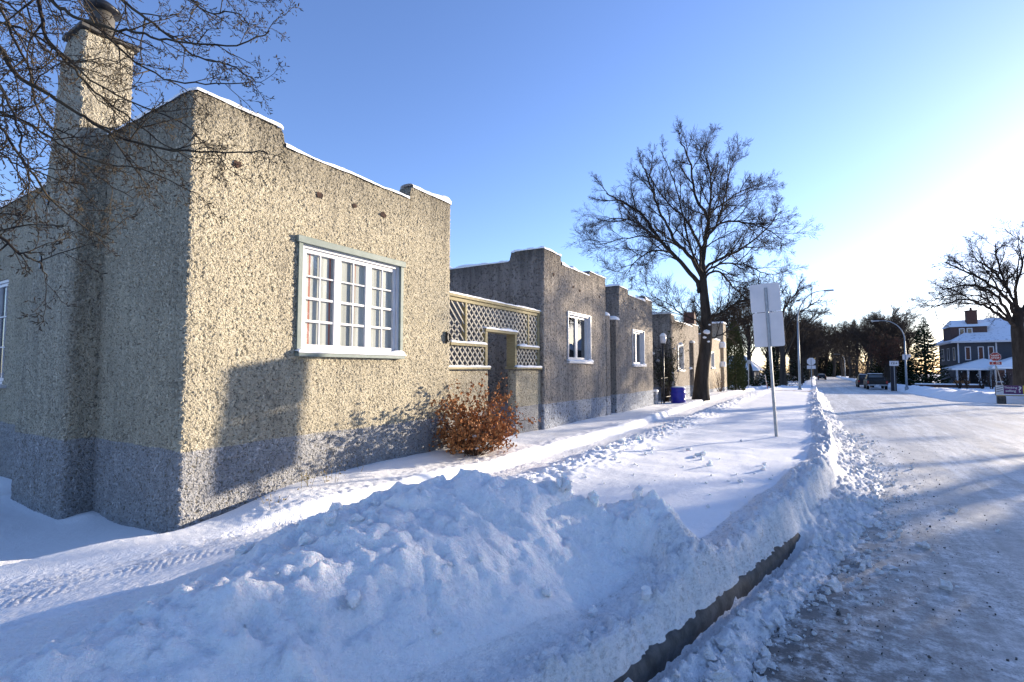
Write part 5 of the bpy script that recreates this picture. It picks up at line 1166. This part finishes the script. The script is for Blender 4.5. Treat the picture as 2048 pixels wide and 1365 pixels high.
for z in (3.55, 3.25, 2.95, 2.6, 2.42): q.lathe((0, 0, 0), [(0, 0)], 3) if False else q.box((sx + lean(z) - .012, sy - .034, z - .012), (sx + lean(z) + .012, sy - .026, z + .012))
q.build('bolt', M['galv'], SG)
q = MB()
for k in range(7): a = random.uniform(-.27, .22); q.bbox((sx + lean(3.06) + a, sy - .004, 3.068 + .042 * (a + .02)), (sx + lean(3.06) + a + random.uniform(.03, .07), sy + .012, 3.088 + .042 * (a + .02)), .004)
q.build('snow', M['snow_cap'], SG)

def street_lamp(loc, Hp, arm, label, rot=0):
    root = empty('street_lamp', loc, label, 'street lamp', 'curved arm street lamps'); root.rotation_euler = (0, 0, rot)
    q = MB(); q.tube([(0, 0, -.2), (0, 0, 2), (0, 0, Hp * .7)], [.10, .085, .065], 12); q.lathe((0, 0, -.2), [(.16, 0), (.16, .5), (.12, .56)], 12); q.build('pole', M['lamp_paint'], root, True)
    q = MB(); pts = [(0, 0, Hp * .7)]
    for t_ in np.linspace(0, 1, 12): a = t_ * PI / 2; pts.append((arm * .85 * (1 - math.cos(a)), 0, Hp * .72 + Hp * .28 * math.sin(a)))
    pts.append((arm, 0, Hp + .01)); q.tube(pts, [.06] + list(np.linspace(.055, .03, 13)), 10); q.build('arm', M['lamp_paint'], root, True)
    q = MB(); q.bbox((arm - .05, -.13, Hp - .05), (arm + .62, .13, Hp + .06), .03); q.build('lamp_head', M['galv'], root)
    return root
street_lamp((-1.08, 46.3, -.05), 8.05, 1.9, 'nearer curved street lamp on the left boulevard, behind the two plate sign', 0)
l2 = street_lamp((7.6, 61.8, -.25), 6.9, 2.0, 'second curved street lamp on the right, arm bending left over the street, beside the spruce', PI)
q = MB(); q.box((-.20, -.06, 3.0), (.22, .04, 3.5)); q.box((-.42, -.03, 3.2), (-.22, .03, 3.5)); q.build('bracket_box', M['alu'], l2)
street_lamp((7.9, 185, -1.2), 7.6, 2.2, 'far street lamp among the trees right of the street', PI)

def stop_back(x, y, z, label):
    root = empty('stop_sign', (x, y, z), label, 'sign'); q = MB(); q.box((-.03, -.02, -.4), (.03, .02, 3.1)); q.build('post', M['galv'], root)
    oc = [(.375 * math.cos(PI / 8 + k * PI / 4), .375 * math.sin(PI / 8 + k * PI / 4)) for k in range(8)]
    q = MB(); q.prism(oc, .022, .03, lambda p: (p[0], p[2], 2.85 + p[1])); q.build('sign_plate', M['white_sign'], root)
    q = MB(); q.box((-.36, .022, 2.14), (.36, .03, 2.46)); q.build('tab_plate', M['white_sign'], root); return root
stop_back(-.30, 56.3, -.30, 'pale back of an octagonal sign with a plate beneath, left of the street')
# front facing stop sign
sr = empty('stop_sign', (10.8, 47.4, .12), 'red octagonal ARRET STOP sign with a four way plate beneath, on the snowy corner', 'sign'); sr.rotation_euler = (0, 0, math.radians(-8)); sr.scale = (.72, .72, .72)
q = MB(); q.box((-.04, -.02, -.4), (.04, .02, 3.7)); q.build('post', M['galv'], sr)
q = MB(); q.tube([(.05, .05, 2.7), (.45, .12, .5)], .03, 8); q.build('brace', M['galv'], sr)
def octo(r, y0, y1, zc, mat, name, parent):
    q = MB(); q.prism([(r * math.cos(PI / 8 + k * PI / 4), r * math.sin(PI / 8 + k * PI / 4)) for k in range(8)], y0, y1, lambda p: (p[0], -p[2], zc + p[1])); return q.build(name, mat, parent)
pb = octo(.44, .022, .028, 3.56, M['white_sign'], 'sign_border', sr); octo(.41, .029, .033, 3.56, M['red_sign'], 'sign_face', sr)
q = MB(); q.box((-.44, -.028, 2.78), (.44, -.022, 3.10)); q.build('tab_border', M['white_sign'], sr); q = MB(); q.box((-.415, -.033, 2.805), (.415, -.029, 3.075)); q.build('tab_face', M['red_sign'], sr)
def text(body, size, loc, rot, mat, parent, name='lettering', off=.006, ext=.002, shear=0, sx_=1.):
    cu = bpy.data.curves.new(name, 'FONT'); cu.body = body; cu.size = size; cu.align_x = 'CENTER'; cu.align_y = 'CENTER'; cu.extrude = ext; cu.offset = off; cu.shear = shear; cu.materials.append(mat)
    tmp = bpy.data.objects.new(name, cu); me_ = bpy.data.meshes.new_from_object(tmp); bpy.data.objects.remove(tmp); o = bpy.data.objects.new(name, me_); o.location = loc; o.rotation_euler = rot; o.scale = (sx_, 1, 1); link(o, parent); return o
text('ARRÊT', .21, (0, -.037, 3.67), (PI / 2, 0, 0), M['white_sign'], sr, sx_=.95); text('STOP', .24, (0, -.037, 3.43), (PI / 2, 0, 0), M['white_sign'], sr)
text('4', .22, (-.21, -.037, 2.94), (PI / 2, 0, 0), M['white_sign'], sr); text('WAY\nVOIES', .11, (.17, -.037, 2.965), (PI / 2, 0, 0), M['white_sign'], sr, off=.003)
# small white sign on the right
ws = empty('street_sign', (6.98, 64.5, -.40), 'small white rectangular sign on a thin post right of the parked pickup truck', 'sign')
q = MB(); q.box((-.03, -.02, -.3), (.03, .02, 2.9)); q.build('post', M['galv'], ws); q = MB(); q.box((-.38, -.03, 2.55), (.38, -.022, 3.05)); q.build('sign_plate', M['white_sign'], ws)
q = MB()
for a, b, c, d in ((-.24, 2.70, -.19, 2.92), (-.13, 2.70, -.03, 2.75), (-.13, 2.86, -.03, 2.92), (-.08, 2.75, -.03, 2.86), (.04, 2.70, .09, 2.92), (.14, 2.78, .26, 2.83), (.18, 2.72, .22, 2.92)): q.box((a, -.034, b), (c, -.031, d))
q.build('sign_marks', M['black_metal'], ws)
ub = MB(); ub.bbox((6.75, 65.2, -.5), (7.22, 65.7, 2.1), .05); tag(ub.build('utility_box', pmat('dark_box', (.02, .02, .03), rough=.6)), 'dark upright utility post behind the small white sign', 'utility box')

# advertising bench
bn = empty('advert_bench', (8.62, 38.15, .12), 'advertising bench with purple and yellow backboard and snow on its seat', 'bench'); bn.rotation_euler = (0, 0, math.radians(-8))
for a_ in (.05, 1.75):
    q = MB(); q.bbox((a_, -.30, -.2), (a_ + .35, .25, .22), .02); q.build('base_block', M['concrete'], bn)
q = MB(); q.box((0, -.32, .24), (2.2, -.12, .29)); q.box((0, -.10, .24), (2.2, .10, .29)); q.build('seat', M['olive_wood'], bn); q = MB(); q.bbox((0.02, -.32, .292), (2.18, .08, .33), .015); q.build('snow', M['snow_cap'], bn)
M['purple'] = pmat('advert_purple', (.10, .02, .12), (.08, .018, .10), 3, .4, .4, 0); M['yellow'] = pmat('advert_yellow', (.62, .50, .05), (.55, .44, .04), 3, .4, .4, 0)
q = MB(); q.box((0, .12, .28), (2.2, .16, .82)); bb = q.build('backboard', M['black_metal'], bn)
q = MB(); q.box((0.36, .113, .33), (1.10, .119, .80)); q.build('advert_panel', M['purple'], bb); q = MB(); q.box((1.11, .113, .33), (2.17, .119, .80)); q.build('advert_panel', M['yellow'], bb); q = MB(); q.box((.03, .113, .33), (.35, .119, .80)); q.build('advert_panel', M['white_sign'], bb)
q = MB()
for k in range(3): q.prism([(.06, .42 + k * .12), (.32, .50 + k * .12), (.32, .53 + k * .12), (.06, .45 + k * .12)], .108, .111, lambda p: (p[0], p[2], p[1]))
q.build('panel_lines', M['black_metal'], bb)
text('Thinking', .15, (.63, .110, .68), (PI / 2, 0, 0), M['white_sign'], bb, off=.002); text('selling', .17, (.63, .110, .50), (PI / 2, 0, 0), M['white_sign'], bb, off=.003); text('?', .46, (.99, .110, .575), (PI / 2, 0, 0), M['white_sign'], bb, off=.008)
text('Kim', .42, (1.52, .110, .60), (PI / 2, 0, 0), M['black_metal'], bb, off=.008, shear=.25); q = MB(); q.box((1.18, .108, .385), (2.1, .112, .415)); q.build('underline', M['black_metal'], bb)

# blue barrel
br = empty('blue_barrel', (-5.0, 21.9, .30), 'blue plastic barrel with snow on its lid beside the sidewalk', 'barrel')
q = MB(); q.lathe((0, 0, -.05), [(.28, 0), (.295, .03), (.295, .26), (.305, .28), (.305, .31), (.295, .33), (.295, .56), (.305, .58), (.305, .61), (.295, .63), (.29, .76), (.30, .78), (.30, .81), (.27, .815)], 28); q.build('drum', M['blue_plastic'], br, True)
q = MB(); q.lathe((0, 0, .765), [(.27, 0), (.25, .02), (.15, .035), (.02, .04)], 20); q.build('snow', M['snow_cap'], br, True)
q = MB(); q.box((.292, -.06, .30), (.299, .06, .42)); q.build('tag_sticker', M['white_sign'], br)
# garden lamp
gl_ = empty('garden_lamp', (-5.42, 21.2, .35), 'white lantern on a black post in front of the low brown house', 'lamp')
q = MB(); q.tube([(0, 0, -.3), (0, 0, 2.55)], .035, 10); q.lathe((0, 0, 2.5), [(.04, 0), (.10, .04), (.11, .06)], 12); q.build('post', M['black_metal'], gl_, True)
q = MB(); q.lathe((0, 0, 2.56), [(.10, 0), (.13, .12), (.13, .26), (.11, .30)], 16); q.build('lantern', M['white_sign'], gl_, True); q = MB(); q.lathe((0, 0, 2.86), [(.15, 0), (.14, .03), (.08, .11), (.02, .14)], 16); q.build('snow', M['snow_cap'], gl_, True)
# low wall, iron gate
q = MB(); q.bbox((-6.6, 20.35, -.2), (-5.50, 20.62, .92), .02); lw = q.build('low_wall', M['stucco2n']); tag(lw, 'low dark stucco wall with snow on top behind the blue barrel', 'wall'); q = MB(); q.bbox((-6.62, 20.33, .92), (-5.48, 20.64, 1.0), .03); q.build('snow', M['snow_cap'], lw)
ir = empty('iron_gate', (0, 0, 0), 'thin dark iron gate beside the blue barrel', 'gate'); q = MB(); q.tube([(-5.45, 20.9, .3), (-5.45, 20.9, 1.6)], .018, 6); q.tube([(-5.45, 22.5, .3), (-5.45, 22.5, 1.7)], .018, 6); q.build('gate_post', M['dark_iron'], ir)
q = MB(); q.tube([(-5.45, 20.9, 1.45), (-5.45, 22.5, 1.48)], .012, 6); q.tube([(-5.45, 20.9, .65), (-5.45, 22.5, .66)], .012, 6)
for k in range(9): y = 21.05 + k * .16; q.tube([(-5.45, y, .62), (-5.45, y, 1.48)], .006, 5)
q.build('railing', M['dark_iron'], ir)
# stakes by the driveway
q = MB(); q.tube([(-3.35, 46.6, -.3), (-3.58, 46.6, 1.35)], .022, 8); tag(q.build('marker_stake', pmat('orange_stake', (.5, .10, .03), (.7, .65, .6), 4, .6, lo=.48, hi=.52, stretch=(.1, .1, 1))), 'leaning orange marker stake in the snow left of the sign post', 'stake')
q = MB(); q.lathe((-3.12, 46.9, -.3), [(.13, 0), (.13, .55), (.16, .57), (.16, .62), (.12, .66), (.12, .80), (.07, .88), (.03, .92)], 14); hb = q.build('fire_hydrant', M['dark_iron'], None, True); tag(hb, 'dark hydrant standing in snow just left of the sign post', 'hydrant')
q = MB(); q.tube([(-5.2, 50, -.2), (-5.15, 50, 2.6)], .03, 8); q.box((-5.35, 49.96, 2.3), (-4.98, 49.98, 2.65)); tag(q.build('path_sign', M['galv']), 'thin pale post with a small plate near the cedar', 'sign')
# sand or salt patch on the driveway crossing
dv = MB(); 
xs = np.linspace(-3.4, .4, 40); ys = np.linspace(40.5, 43.2, 12); X_, Y_ = np.meshgrid(xs, ys); Z_ = snow_h(X_, Y_)[0] + .02
mk = np.exp(-((X_ + 1.2) / 1.7) ** 4 - ((Y_ - 41.8) / 1.1) ** 4); Zp = Z_ * 1.0 + .0 - .06 * (1 - np.clip(mk * 2, 0, 1)); gi = np.arange(X_.size).reshape(X_.shape)
tag(np_mesh('driveway_sand', np.stack([X_, Y_, Zp], -1).reshape(-1, 3), np.stack([gi[:-1, :-1], gi[:-1, 1:], gi[1:, 1:], gi[1:, :-1]], -1).reshape(-1, 4), pmat('sandy_snow', (.42, .27, .17), (.72, .70, .70), 3.5, .9, .1, .5, 30, lo=.42, hi=.55), True), 'brown sandy patch over the driveway crossing', 'driveway', kind='structure')

# ------------------------------------------------------------------ vehicles
def wheel(parent, x, y, r=.36, w=.24):
    q = MB(); T = lambda p: (x + p[2], y + p[0], r + p[1]); n = 24
    q.prism([(r * math.cos(a), r * math.sin(a)) for a in np.arange(n) * 2 * PI / n], -w / 2, w / 2, T); wo = q.build('wheel', M['tyre'], parent)
    q = MB(); s = 1 if x > 0 else -1; q.prism([(r * .62 * math.cos(a), r * .62 * math.sin(a)) for a in np.arange(n) * 2 * PI / n], s * w / 2, s * (w / 2 + .012), T); q.build('rim', M['galv'], wo)
def loft(sections, name, mat, parent):
    """sections: list of (y, [(x,z)...]) half profiles mirrored"""
    q = MB(); V = []; 
    k = len(sections[0][1])
    for y, pr in sections: V += [(x, y, z) for x, z in pr] + [(-x, y, z) for x, z in reversed(pr)]
    m_ = 2 * k; F = []
    for i in range(len(sections) - 1):
        for j in range(m_): F.append((i * m_ + j, i * m_ + (j + 1) % m_, (i + 1) * m_ + (j + 1) % m_, (i + 1) * m_ + j))
    F.append(tuple(range(m_ - 1, -1, -1))); F.append(tuple((len(sections) - 1) * m_ + j for j in range(m_))); q.add(V, F); return q.build(name, mat, parent)
def car_mats(c, n): return pmat(n, tuple(x * .5 for x in c), tuple(x * .7 for x in c), 3, .5, .3, 0)
M['autoglass'] = pmat('car_glass', (.02, .025, .03), (.03, .035, .04), 2, .08, .8, 0)
M['tail'] = pmat('tail_lamp_red', (.30, .012, .012), (.25, .01, .01), 4, .25, .6, 0)
def pickup(loc, label):
    root = empty('pickup_truck', loc, label, 'truck'); c = car_mats((.022, .024, .026), 'truck_paint'); W = .98
    body = lambda t, b=.42: [(W - .06, b), (W, b + .12), (W, t - .16), (W - .05, t)]
    loft([(0, body(1.08, .5)), (.05, body(1.12, .45)), (1.9, body(1.12)), (2.0, body(1.14)), (3.9, body(1.14)), (4.0, body(1.12)), (5.2, body(1.05)), (5.35, body(.95, .5))], 'body', c, root)
    loft([(1.72, [(.80, 1.12), (.80, 1.13)]), (1.80, [(.84, 1.10), (.80, 1.35)]), (1.95, [(.88, 1.12), (.74, 1.76)]), (2.3, [(.89, 1.12), (.74, 1.80)]), (3.2, [(.89, 1.12), (.73, 1.79)]), (3.9, [(.90, 1.12), (.82, 1.22)])], 'cab', c, root)
    q = MB(); q.prism([(-.68, 1.22), (.68, 1.22), (.64, 1.66), (-.64, 1.66)], 1.80, 1.83, lambda p: (p[0], p[2] + (p[1] - 1.2) * .18 - .02, p[1])); q.build('rear_window', M['autoglass'], root)
    for s in (-1, 1):
        q = MB(); q.prism([(2.1, 1.2), (3.6, 1.2), (3.15, 1.70), (2.2, 1.72)], .0, .012, lambda p, s=s: (s * (.885 - (p[1] - 1.12) * .215 + p[2]), p[0], p[1])); q.build('side_window', M['autoglass'], root)
        q = MB(); q.bbox((s * .86 - .07 if s > 0 else -.97, -.015, .72), (s * .86 + .11 if s > 0 else -.79, .03, 1.02), .01); q.build('tail_light', M['tail'], root)
        wheel(root, s * .86, .95); wheel(root, s * .86, 4.4)
        q = MB(); q.bbox((s * 1.0 - .02 * s, 3.35, 1.2), (s * 1.2, 3.5, 1.38), .01) if s > 0 else q.bbox((-1.2, 3.35, 1.2), (-.98, 3.5, 1.38), .01); q.build('mirror', M['black_metal'], root)
    q = MB(); q.bbox((-.94, -.14, .46), (.94, .0, .62), .02); q.build('rear_bumper', M['galv'], root); q = MB(); q.box((-.16, -.155, .48), (.16, -.142, .60)); q.build('licence_plate', M['white_sign'], root)
    q = MB(); q.box((-.74, -.012, .70), (.74, -.002, 1.05)); q.build('tailgate', c, root); q = MB(); q.box((-.10, -.02, .92), (.10, -.013, .97)); q.build('handle', M['black_metal'], root)
    q = MB(); q.bbox((-.7, 2.1, 1.80), (.7, 3.0, 1.85), .02); q.build('snow', M['snow_cap'], root); return root
def wagon(loc, label, c, cn, name='parked_car', H=1.68, L=4.5, hatch=True, group=None):
    root = empty(name, loc, label, 'car', group); c = car_mats(c, cn); W = .92; body = lambda t, b=.32: [(W - .06, b), (W, b + .12), (W, t - .14), (W - .04, t)]
    loft([(0, body(.9, .4)), (.08, body(1.0, .34)), (1.2, body(1.02)), (3.3, body(.98)), (L - .25, body(.86)), (L, body(.66, .4))], 'body', c, root)
    k = .12 if hatch else .75
    loft([(k, [(.80, .99), (.78, 1.05)]), (k + .35, [(.84, .98), (.66, H - .04)]), (k + 1.2, [(.85, .98), (.67, H)]), (2.5, [(.85, .98), (.66, H - .03)]), (3.35, [(.84, .97), (.80, 1.0)])], 'cabin', c, root)
    q = MB(); q.prism([(-.68, 1.06), (.68, 1.06), (.58, H - .12), (-.58, H - .12)], 0, .015, lambda p: (p[0], k - .0 + (p[1] - 1.0) * .52 - .02 + p[2], p[1])); q.build('rear_window', M['autoglass'], root)
    for s in (-1, 1):
        q = MB(); q.prism([(k + .45, 1.06), (3.05, 1.06), (2.45, H - .12), (k + .55, H - .12)], .0, .012, lambda p, s=s: (s * (.853 - (p[1] - .98) * .275 + p[2]), p[0], p[1])); q.build('side_window', M['autoglass'], root)
        q = MB(); a, b = (.68, .9) if s > 0 else (-.9, -.68); q.bbox((a, -.02, .72), (b, .03, .94), .01); q.build('tail_light', M['tail'], root); wheel(root, s * .8, .85, .33, .22); wheel(root, s * .8, L - .85, .33, .22)
    q = MB(); q.bbox((-.86, -.09, .38), (.86, .02, .56), .02); q.build('rear_bumper', M['black_metal'], root); q = MB(); q.box((-.16, -.10, .60), (.16, -.02, .70)); q.build('licence_plate', M['white_sign'], root)
    q = MB(); q.bbox((-.6, k + .5, H), (.6, 2.4, H + .04), .02); q.build('snow', M['snow_cap'], root); return root
rz = lambda y: float(gz(y)) + .01
pickup((6.05, 70.5, rz(72)), 'dark green black pickup truck parked at the right kerb, nearest vehicle')
wagon((5.72, 80.8, rz(82)), 'dark wagon parked just ahead of the pickup truck', (.03, .022, .028), 'wagon_paint', H=1.72)
wagon((1.5, 150, rz(150)), 'far dark sedan parked left down the street, nearer of two', (.02, .03, .035), 'sedan_paint', hatch=False, H=1.45, group='far cars on the left')
wagon((1.4, 160, rz(160)), 'farthest dark sedan parked left down the street', (.06, .07, .08), 'grey_paint', hatch=False, H=1.45, group='far cars on the left')

# ------------------------------------------------------------------ houses across the intersection
def prismroof(q, x0, x1, y0, y1, z0, z1, over=.5, hip=1.0, th=.12):
    """hip roof, ridge along x"""
    a, b, c, d = x0 - over, x1 + over, y0 - over, y1 + over; ym = (c + d) / 2; h = (d - c) / 2 * hip
    V = [(a, c, z0), (b, c, z0), (b, d, z0), (a, d, z0), (a + h, ym, z1), (b - h, ym, z1)]; V += [(x, y, z - th) for x, y, z in V[:4]]
    q.add(V, [(0, 1, 5, 4), (1, 2, 5), (2, 3, 4, 5), (3, 0, 4), (0, 6, 7, 1), (1, 7, 8, 2), (2, 8, 9, 3), (3, 9, 6, 0), (9, 8, 7, 6)])
M['siding'] = pmat('dark_siding', (.075, .08, .092), (.055, .06, .072), 3, .8, .2, .3, 20, (1, 1, 12)); M['siding_l'] = pmat('pale_siding', (.30, .33, .38), (.26, .29, .34), 2, .7, .2, .3, 12, (.3, .3, 8)); M['brownpanel'] = pmat('brown_panel', (.10, .065, .06), (.075, .05, .045), 3, .8, .2, .3, 10, (6, 6, .3))
BH = empty('big_house', (0, 0, 0), 'large two and a half storey dark house with snowy hip roof, dormer and brick chimney', 'house')
q = MB(); q.box((16.6, 89, -1.2), (31, 101, 5.5)); q.build('wall', M['siding'], BH)
M['roof_snow'] = pmat('shingle_snow', (.76, .78, .82), (.25, .27, .31), 2.6, .9, .1, .3, 8, lo=.56, hi=.74)
q = MB(); prismroof(q, 16.6, 31, 89, 101, 5.55, 9.0, .8, .75); rf = q.build('roof', M['roof_snow'], BH)
q = MB(); q.box((15.75, 88.15, 5.32), (31.8, 88.25, 5.55)); q.box((15.75, 88.25, 5.32), (15.85, 101.8, 5.55)); q.build('fascia', M['white_paint'], BH)
q = MB(); q.box((18.1, 91.2, 6.2), (19.2, 92.2, 9.75)); q.box((18.05, 91.15, 9.75), (19.25, 92.25, 9.9)); q.lathe((18.65, 91.7, 9.9), [(.15, 0), (.13, .4)], 10); q.build('chimney', M['brick'], rf)
q = MB(); q.box((16.2, 90.6, 5.6), (20.0, 95.2, 7.6)); dm = q.build('dormer', M['brownpanel'], rf)
q = MB(); V = [(16.0, 90.3, 7.6), (20.5, 90.3, 7.6), (20.5, 95.5, 7.6), (16.0, 95.5, 7.6), (16.6, 92.9, 8.7), (20.5, 92.9, 8.7)]; q.add(V, [(0, 1, 5, 4), (2, 3, 4, 5), (0, 4, 3), (1, 2, 5), (3, 2, 1, 0)]); q.build('dormer_roof', M['snow_cap'], rf)
def simple_win(parent, x0, x1, z0, z1, y, axis='y', lab=None):
    q = MB(); e = .1
    if axis == 'y': q.box((x0, y - .06, z0), (x0 + e, y, z1)); q.box((x1 - e, y - .06, z0), (x1, y, z1)); q.box((x0 + e, y - .06, z1 - e), (x1 - e, y, z1)); q.box((x0 + e, y - .06, z0), (x1 - e, y, z0 + e)); g = ((x0 + e, y - .03, z0 + e), (x1 - e, y - .01, z1 - e))
    else: q.box((y - .06, x0, z0), (y, x0 + e, z1)); q.box((y - .06, x1 - e, z0), (y, x1, z1)); q.box((y - .06, x0 + e, z1 - e), (y, x1 - e, z1)); q.box((y - .06, x0 + e, z0), (y, x1 - e, z0 + e)); g = ((y - .03, x0 + e, z0 + e), (y - .01, x1 - e, z1 - e))
    w = q.build('window', M['white_paint'], parent); q = MB(); q.box(*g); q.build('pane', M['autoglass'], w)
simple_win(BH, 17.1, 17.7, 6.25, 7.4, 90.6); simple_win(BH, 17.9, 18.5, 6.25, 7.4, 90.6)
for x in (17.3, 18.6, 19.6): simple_win(BH, x, x + .6, 3.0, 4.8, 89)
simple_win(BH, 22.6, 24.2, 4.4, 5.2, 89); 
for y in (90.5, 94, 97.5): simple_win(BH, y, y + 1.2, 3.0, 4.8, 16.6, 'x')
for a_ in (20.35, 16.55):
    q = MB(); q.box((a_, 88.93, 2.6), (a_ + .15, 88.995, 5.3)); q.build('corner_board', M['white_paint'], BH)
# front annex
AN = empty('annex', (0, 0, 0)); AN.parent = BH; AN.name = 'annex'
q = MB(); q.box((19.3, 83.6, -1.2), (30, 89, 2.0)); an = q.build('annex_wall', M['siding_l'], BH)
q = MB(); q.box((19.0, 83.5, -1.0), (21.8, 83.58, 2.0)); q.build('garage_door', M['brownpanel'], an)
simple_win(an, 18.9, 19.9, .2, 1.8, 83.5)
q = MB(); prismroof(q, 19.3, 30, 83.6, 89, 2.1, 3.9, .7, 1.2, .25); q.build('annex_roof', M['snow_cap'], an)
q = MB(); prismroof(q, 15.6, 22, 85.2, 90, 1.9, 3.2, .5, 1.3, .22); q.build('porch_roof', M['snow_cap'], BH)
for x in (15.6, 16.7, 17.8, 18.9):
    q = MB(); q.box((x, 85.2, -.9), (x + .2, 85.4, 1.7)); q.build('porch_column', M['white_paint'], BH)
q = MB(); q.box((15.5, 85.0, -1.2), (19.2, 89, -.3)); q.build('porch_floor', M['siding'], BH)
bpy.data.objects.remove(AN)
q = MB(); q.box((10.2, 76.0, -.7), (16.3, 76.3, .0)); bw = q.build('brick_wall', M['brick']); tag(bw, 'low brick garden wall capped with snow left of the bare shrubs', 'wall'); q = MB(); q.bbox((10.15, 75.95, .0), (16.35, 76.35, .13), .04); q.build('snow', M['snow_cap'], bw)
# stacked firewood-orange bench on the porch side
q = MB(); q.box((14.2, 78.6, -.7), (15.6, 79.0, .45)); q.box((14.2, 79.0, -.7), (15.6, 79.4, .15)); tag(q.build('garden_bench', pmat('orange_wood', (.40, .17, .05), (.25, .10, .04), 6, .7)), 'orange brown garden seat in front of the porch of the big house', 'bench')
# cottage far left
CT = empty('cottage', (0, 0, 0), 'small dark cottage with blue shaded snowy roof behind the cedar', 'house')
q = MB(); q.box((-14.5, 80, -1), (-7.5, 88, 1.6)); q.build('wall', M['siding'], CT); q = MB(); prismroof(q, -14.5, -7.5, 80, 88, 1.7, 3.9, .6, .5); q.build('roof', M['snow_cap'], CT); simple_win(CT, -9.4, -8.4, .1, 1.2, 80); simple_win(CT, -12, -11, .1, 1.2, 80)
# fences and dark hedge mass far behind the street trees
def brush(name, x0, x1, y0, y1, h, n, seed, label):
    R_ = np.random.default_rng(seed); V = []
    for i in range(n):
        x = R_.uniform(x0, x1); y = R_.uniform(y0, y1); z = gz(y) + R_.uniform(0, 1) ** 1.4 * h * (.7 + .5 * math.sin(x * .7) * math.sin(x * .31)); a = R_.normal(0, .5, 3); a[2] = 1; a /= np.linalg.norm(a); s = R_.uniform(.2, .7) * (2.2 if h > 10 else 1); w = np.cross(a, R_.normal(0, 1, 3)); w /= np.linalg.norm(w); w *= R_.uniform(.015, .05) * (3 if h > 10 else 1); p = np.array([x, y, float(z)])
        V += [p - w, p + w, p + a * s + w * .4, p + a * s - w * .4]
    return tag(np_mesh(name, np.array(V), np.arange(len(V)).reshape(-1, 4), M['twig'], False), label, 'undergrowth', kind='stuff')
brush('undergrowth', 9.8, 14, 96, 140, 5.0, 8000, 1, 'dark leafless undergrowth beneath the trees right of the street')
brush('undergrowth', -24, -1.6, 88, 150, 4.5, 8000, 2, 'dark leafless undergrowth beneath the trees left of the street')
brush('undergrowth', 8.5, 18, 150, 180, 9.8, 12000, 4, 'dark brush behind the parked vehicles and lamp post')
brush('undergrowth', -10, 16, 255, 285, 22, 22000, 3, 'dark brush closing the far end of the street')

# ------------------------------------------------------------------ unseen block added outside the right edge to shade the near road and heap foot
EH = empty('shade_block', (0, 0, 0), 'unseen flat roofed brick block added beyond the right edge to shade the near road', 'shade caster')
q = MB(); q.box((23.0, 34.0, -.3), (34, 46.0, 9.3)); q.build('wall', M['brick'], EH)
q = MB(); q.box((22.8, 33.8, 9.303), (34.2, 46.2, 9.45)); q.build('roof_edge', M['snow_cap'], EH)
for r_ in range(3):
    for c_ in range(3): y_ = 35.2 + c_ * 3.8; simple_win(EH, y_, y_ + 1.5, 1.2 + r_ * 2.9, 2.8 + r_ * 2.9, 23.0, 'x')

# ------------------------------------------------------------------ sky, sun, camera
w = bpy.data.worlds.new('World'); scene.world = w; w.use_nodes = True; nt = w.node_tree; nt.nodes.clear()
sky = nt.nodes.new('ShaderNodeTexSky'); sky.sky_type = 'NISHITA'; sky.sun_disc = False; sky.sun_elevation = SUN_EL; sky.sun_rotation = SUN_AZ
sky.air_density = 1.0; sky.dust_density = .35; sky.ozone_density = 2.0; sky.altitude = 200
bg = nt.nodes.new('ShaderNodeBackground'); bg.inputs['Strength'].default_value = SKY_STRENGTH; out = nt.nodes.new('ShaderNodeOutputWorld')
wb = nt.nodes.new('ShaderNodeMixRGB'); wb.blend_type = 'MULTIPLY'; wb.inputs[0].default_value = 1; wb.inputs[2].default_value = (.91, .96, 1.31, 1)
nt.links.new(sky.outputs[0], wb.inputs[1]); nt.links.new(wb.outputs[0], bg.inputs['Color']); nt.links.new(bg.outputs[0], out.inputs['Surface'])
sd = bpy.data.lights.new('sun', 'SUN'); sd.energy = SUN_STRENGTH; sd.angle = math.radians(.53); sd.color = (1.0, .86, .68)
so = bpy.data.objects.new('sun', sd); link(so); S = Vector((math.sin(SUN_AZ) * math.cos(SUN_EL), math.cos(SUN_AZ) * math.cos(SUN_EL), math.sin(SUN_EL)))
so.rotation_euler = (-S).to_track_quat('-Z', 'Y').to_euler(); so.location = S * 60
cd = bpy.data.cameras.new('camera'); cam = bpy.data.objects.new('camera', cd); link(cam); cd.sensor_width = 36; cd.lens = 36 * 1000 / 2048; cd.clip_start = .05; cd.clip_end = 3000
P_ = math.atan(55.5 / 1000); Y_ = math.radians(31.1768)
cam.location = (0, 0, EYE); fwv = Vector((-math.sin(Y_) * math.cos(P_), math.cos(Y_) * math.cos(P_), math.sin(P_))); cam.rotation_euler = fwv.to_track_quat('-Z', 'Y').to_euler()
scene.camera = cam
scene.view_settings.view_transform = 'Standard'; scene.view_settings.look = 'None'; scene.view_settings.gamma = 1; scene.view_settings.exposure = EXPO
scene.cycles.max_bounces = 6; scene.cycles.transparent_max_bounces = 12
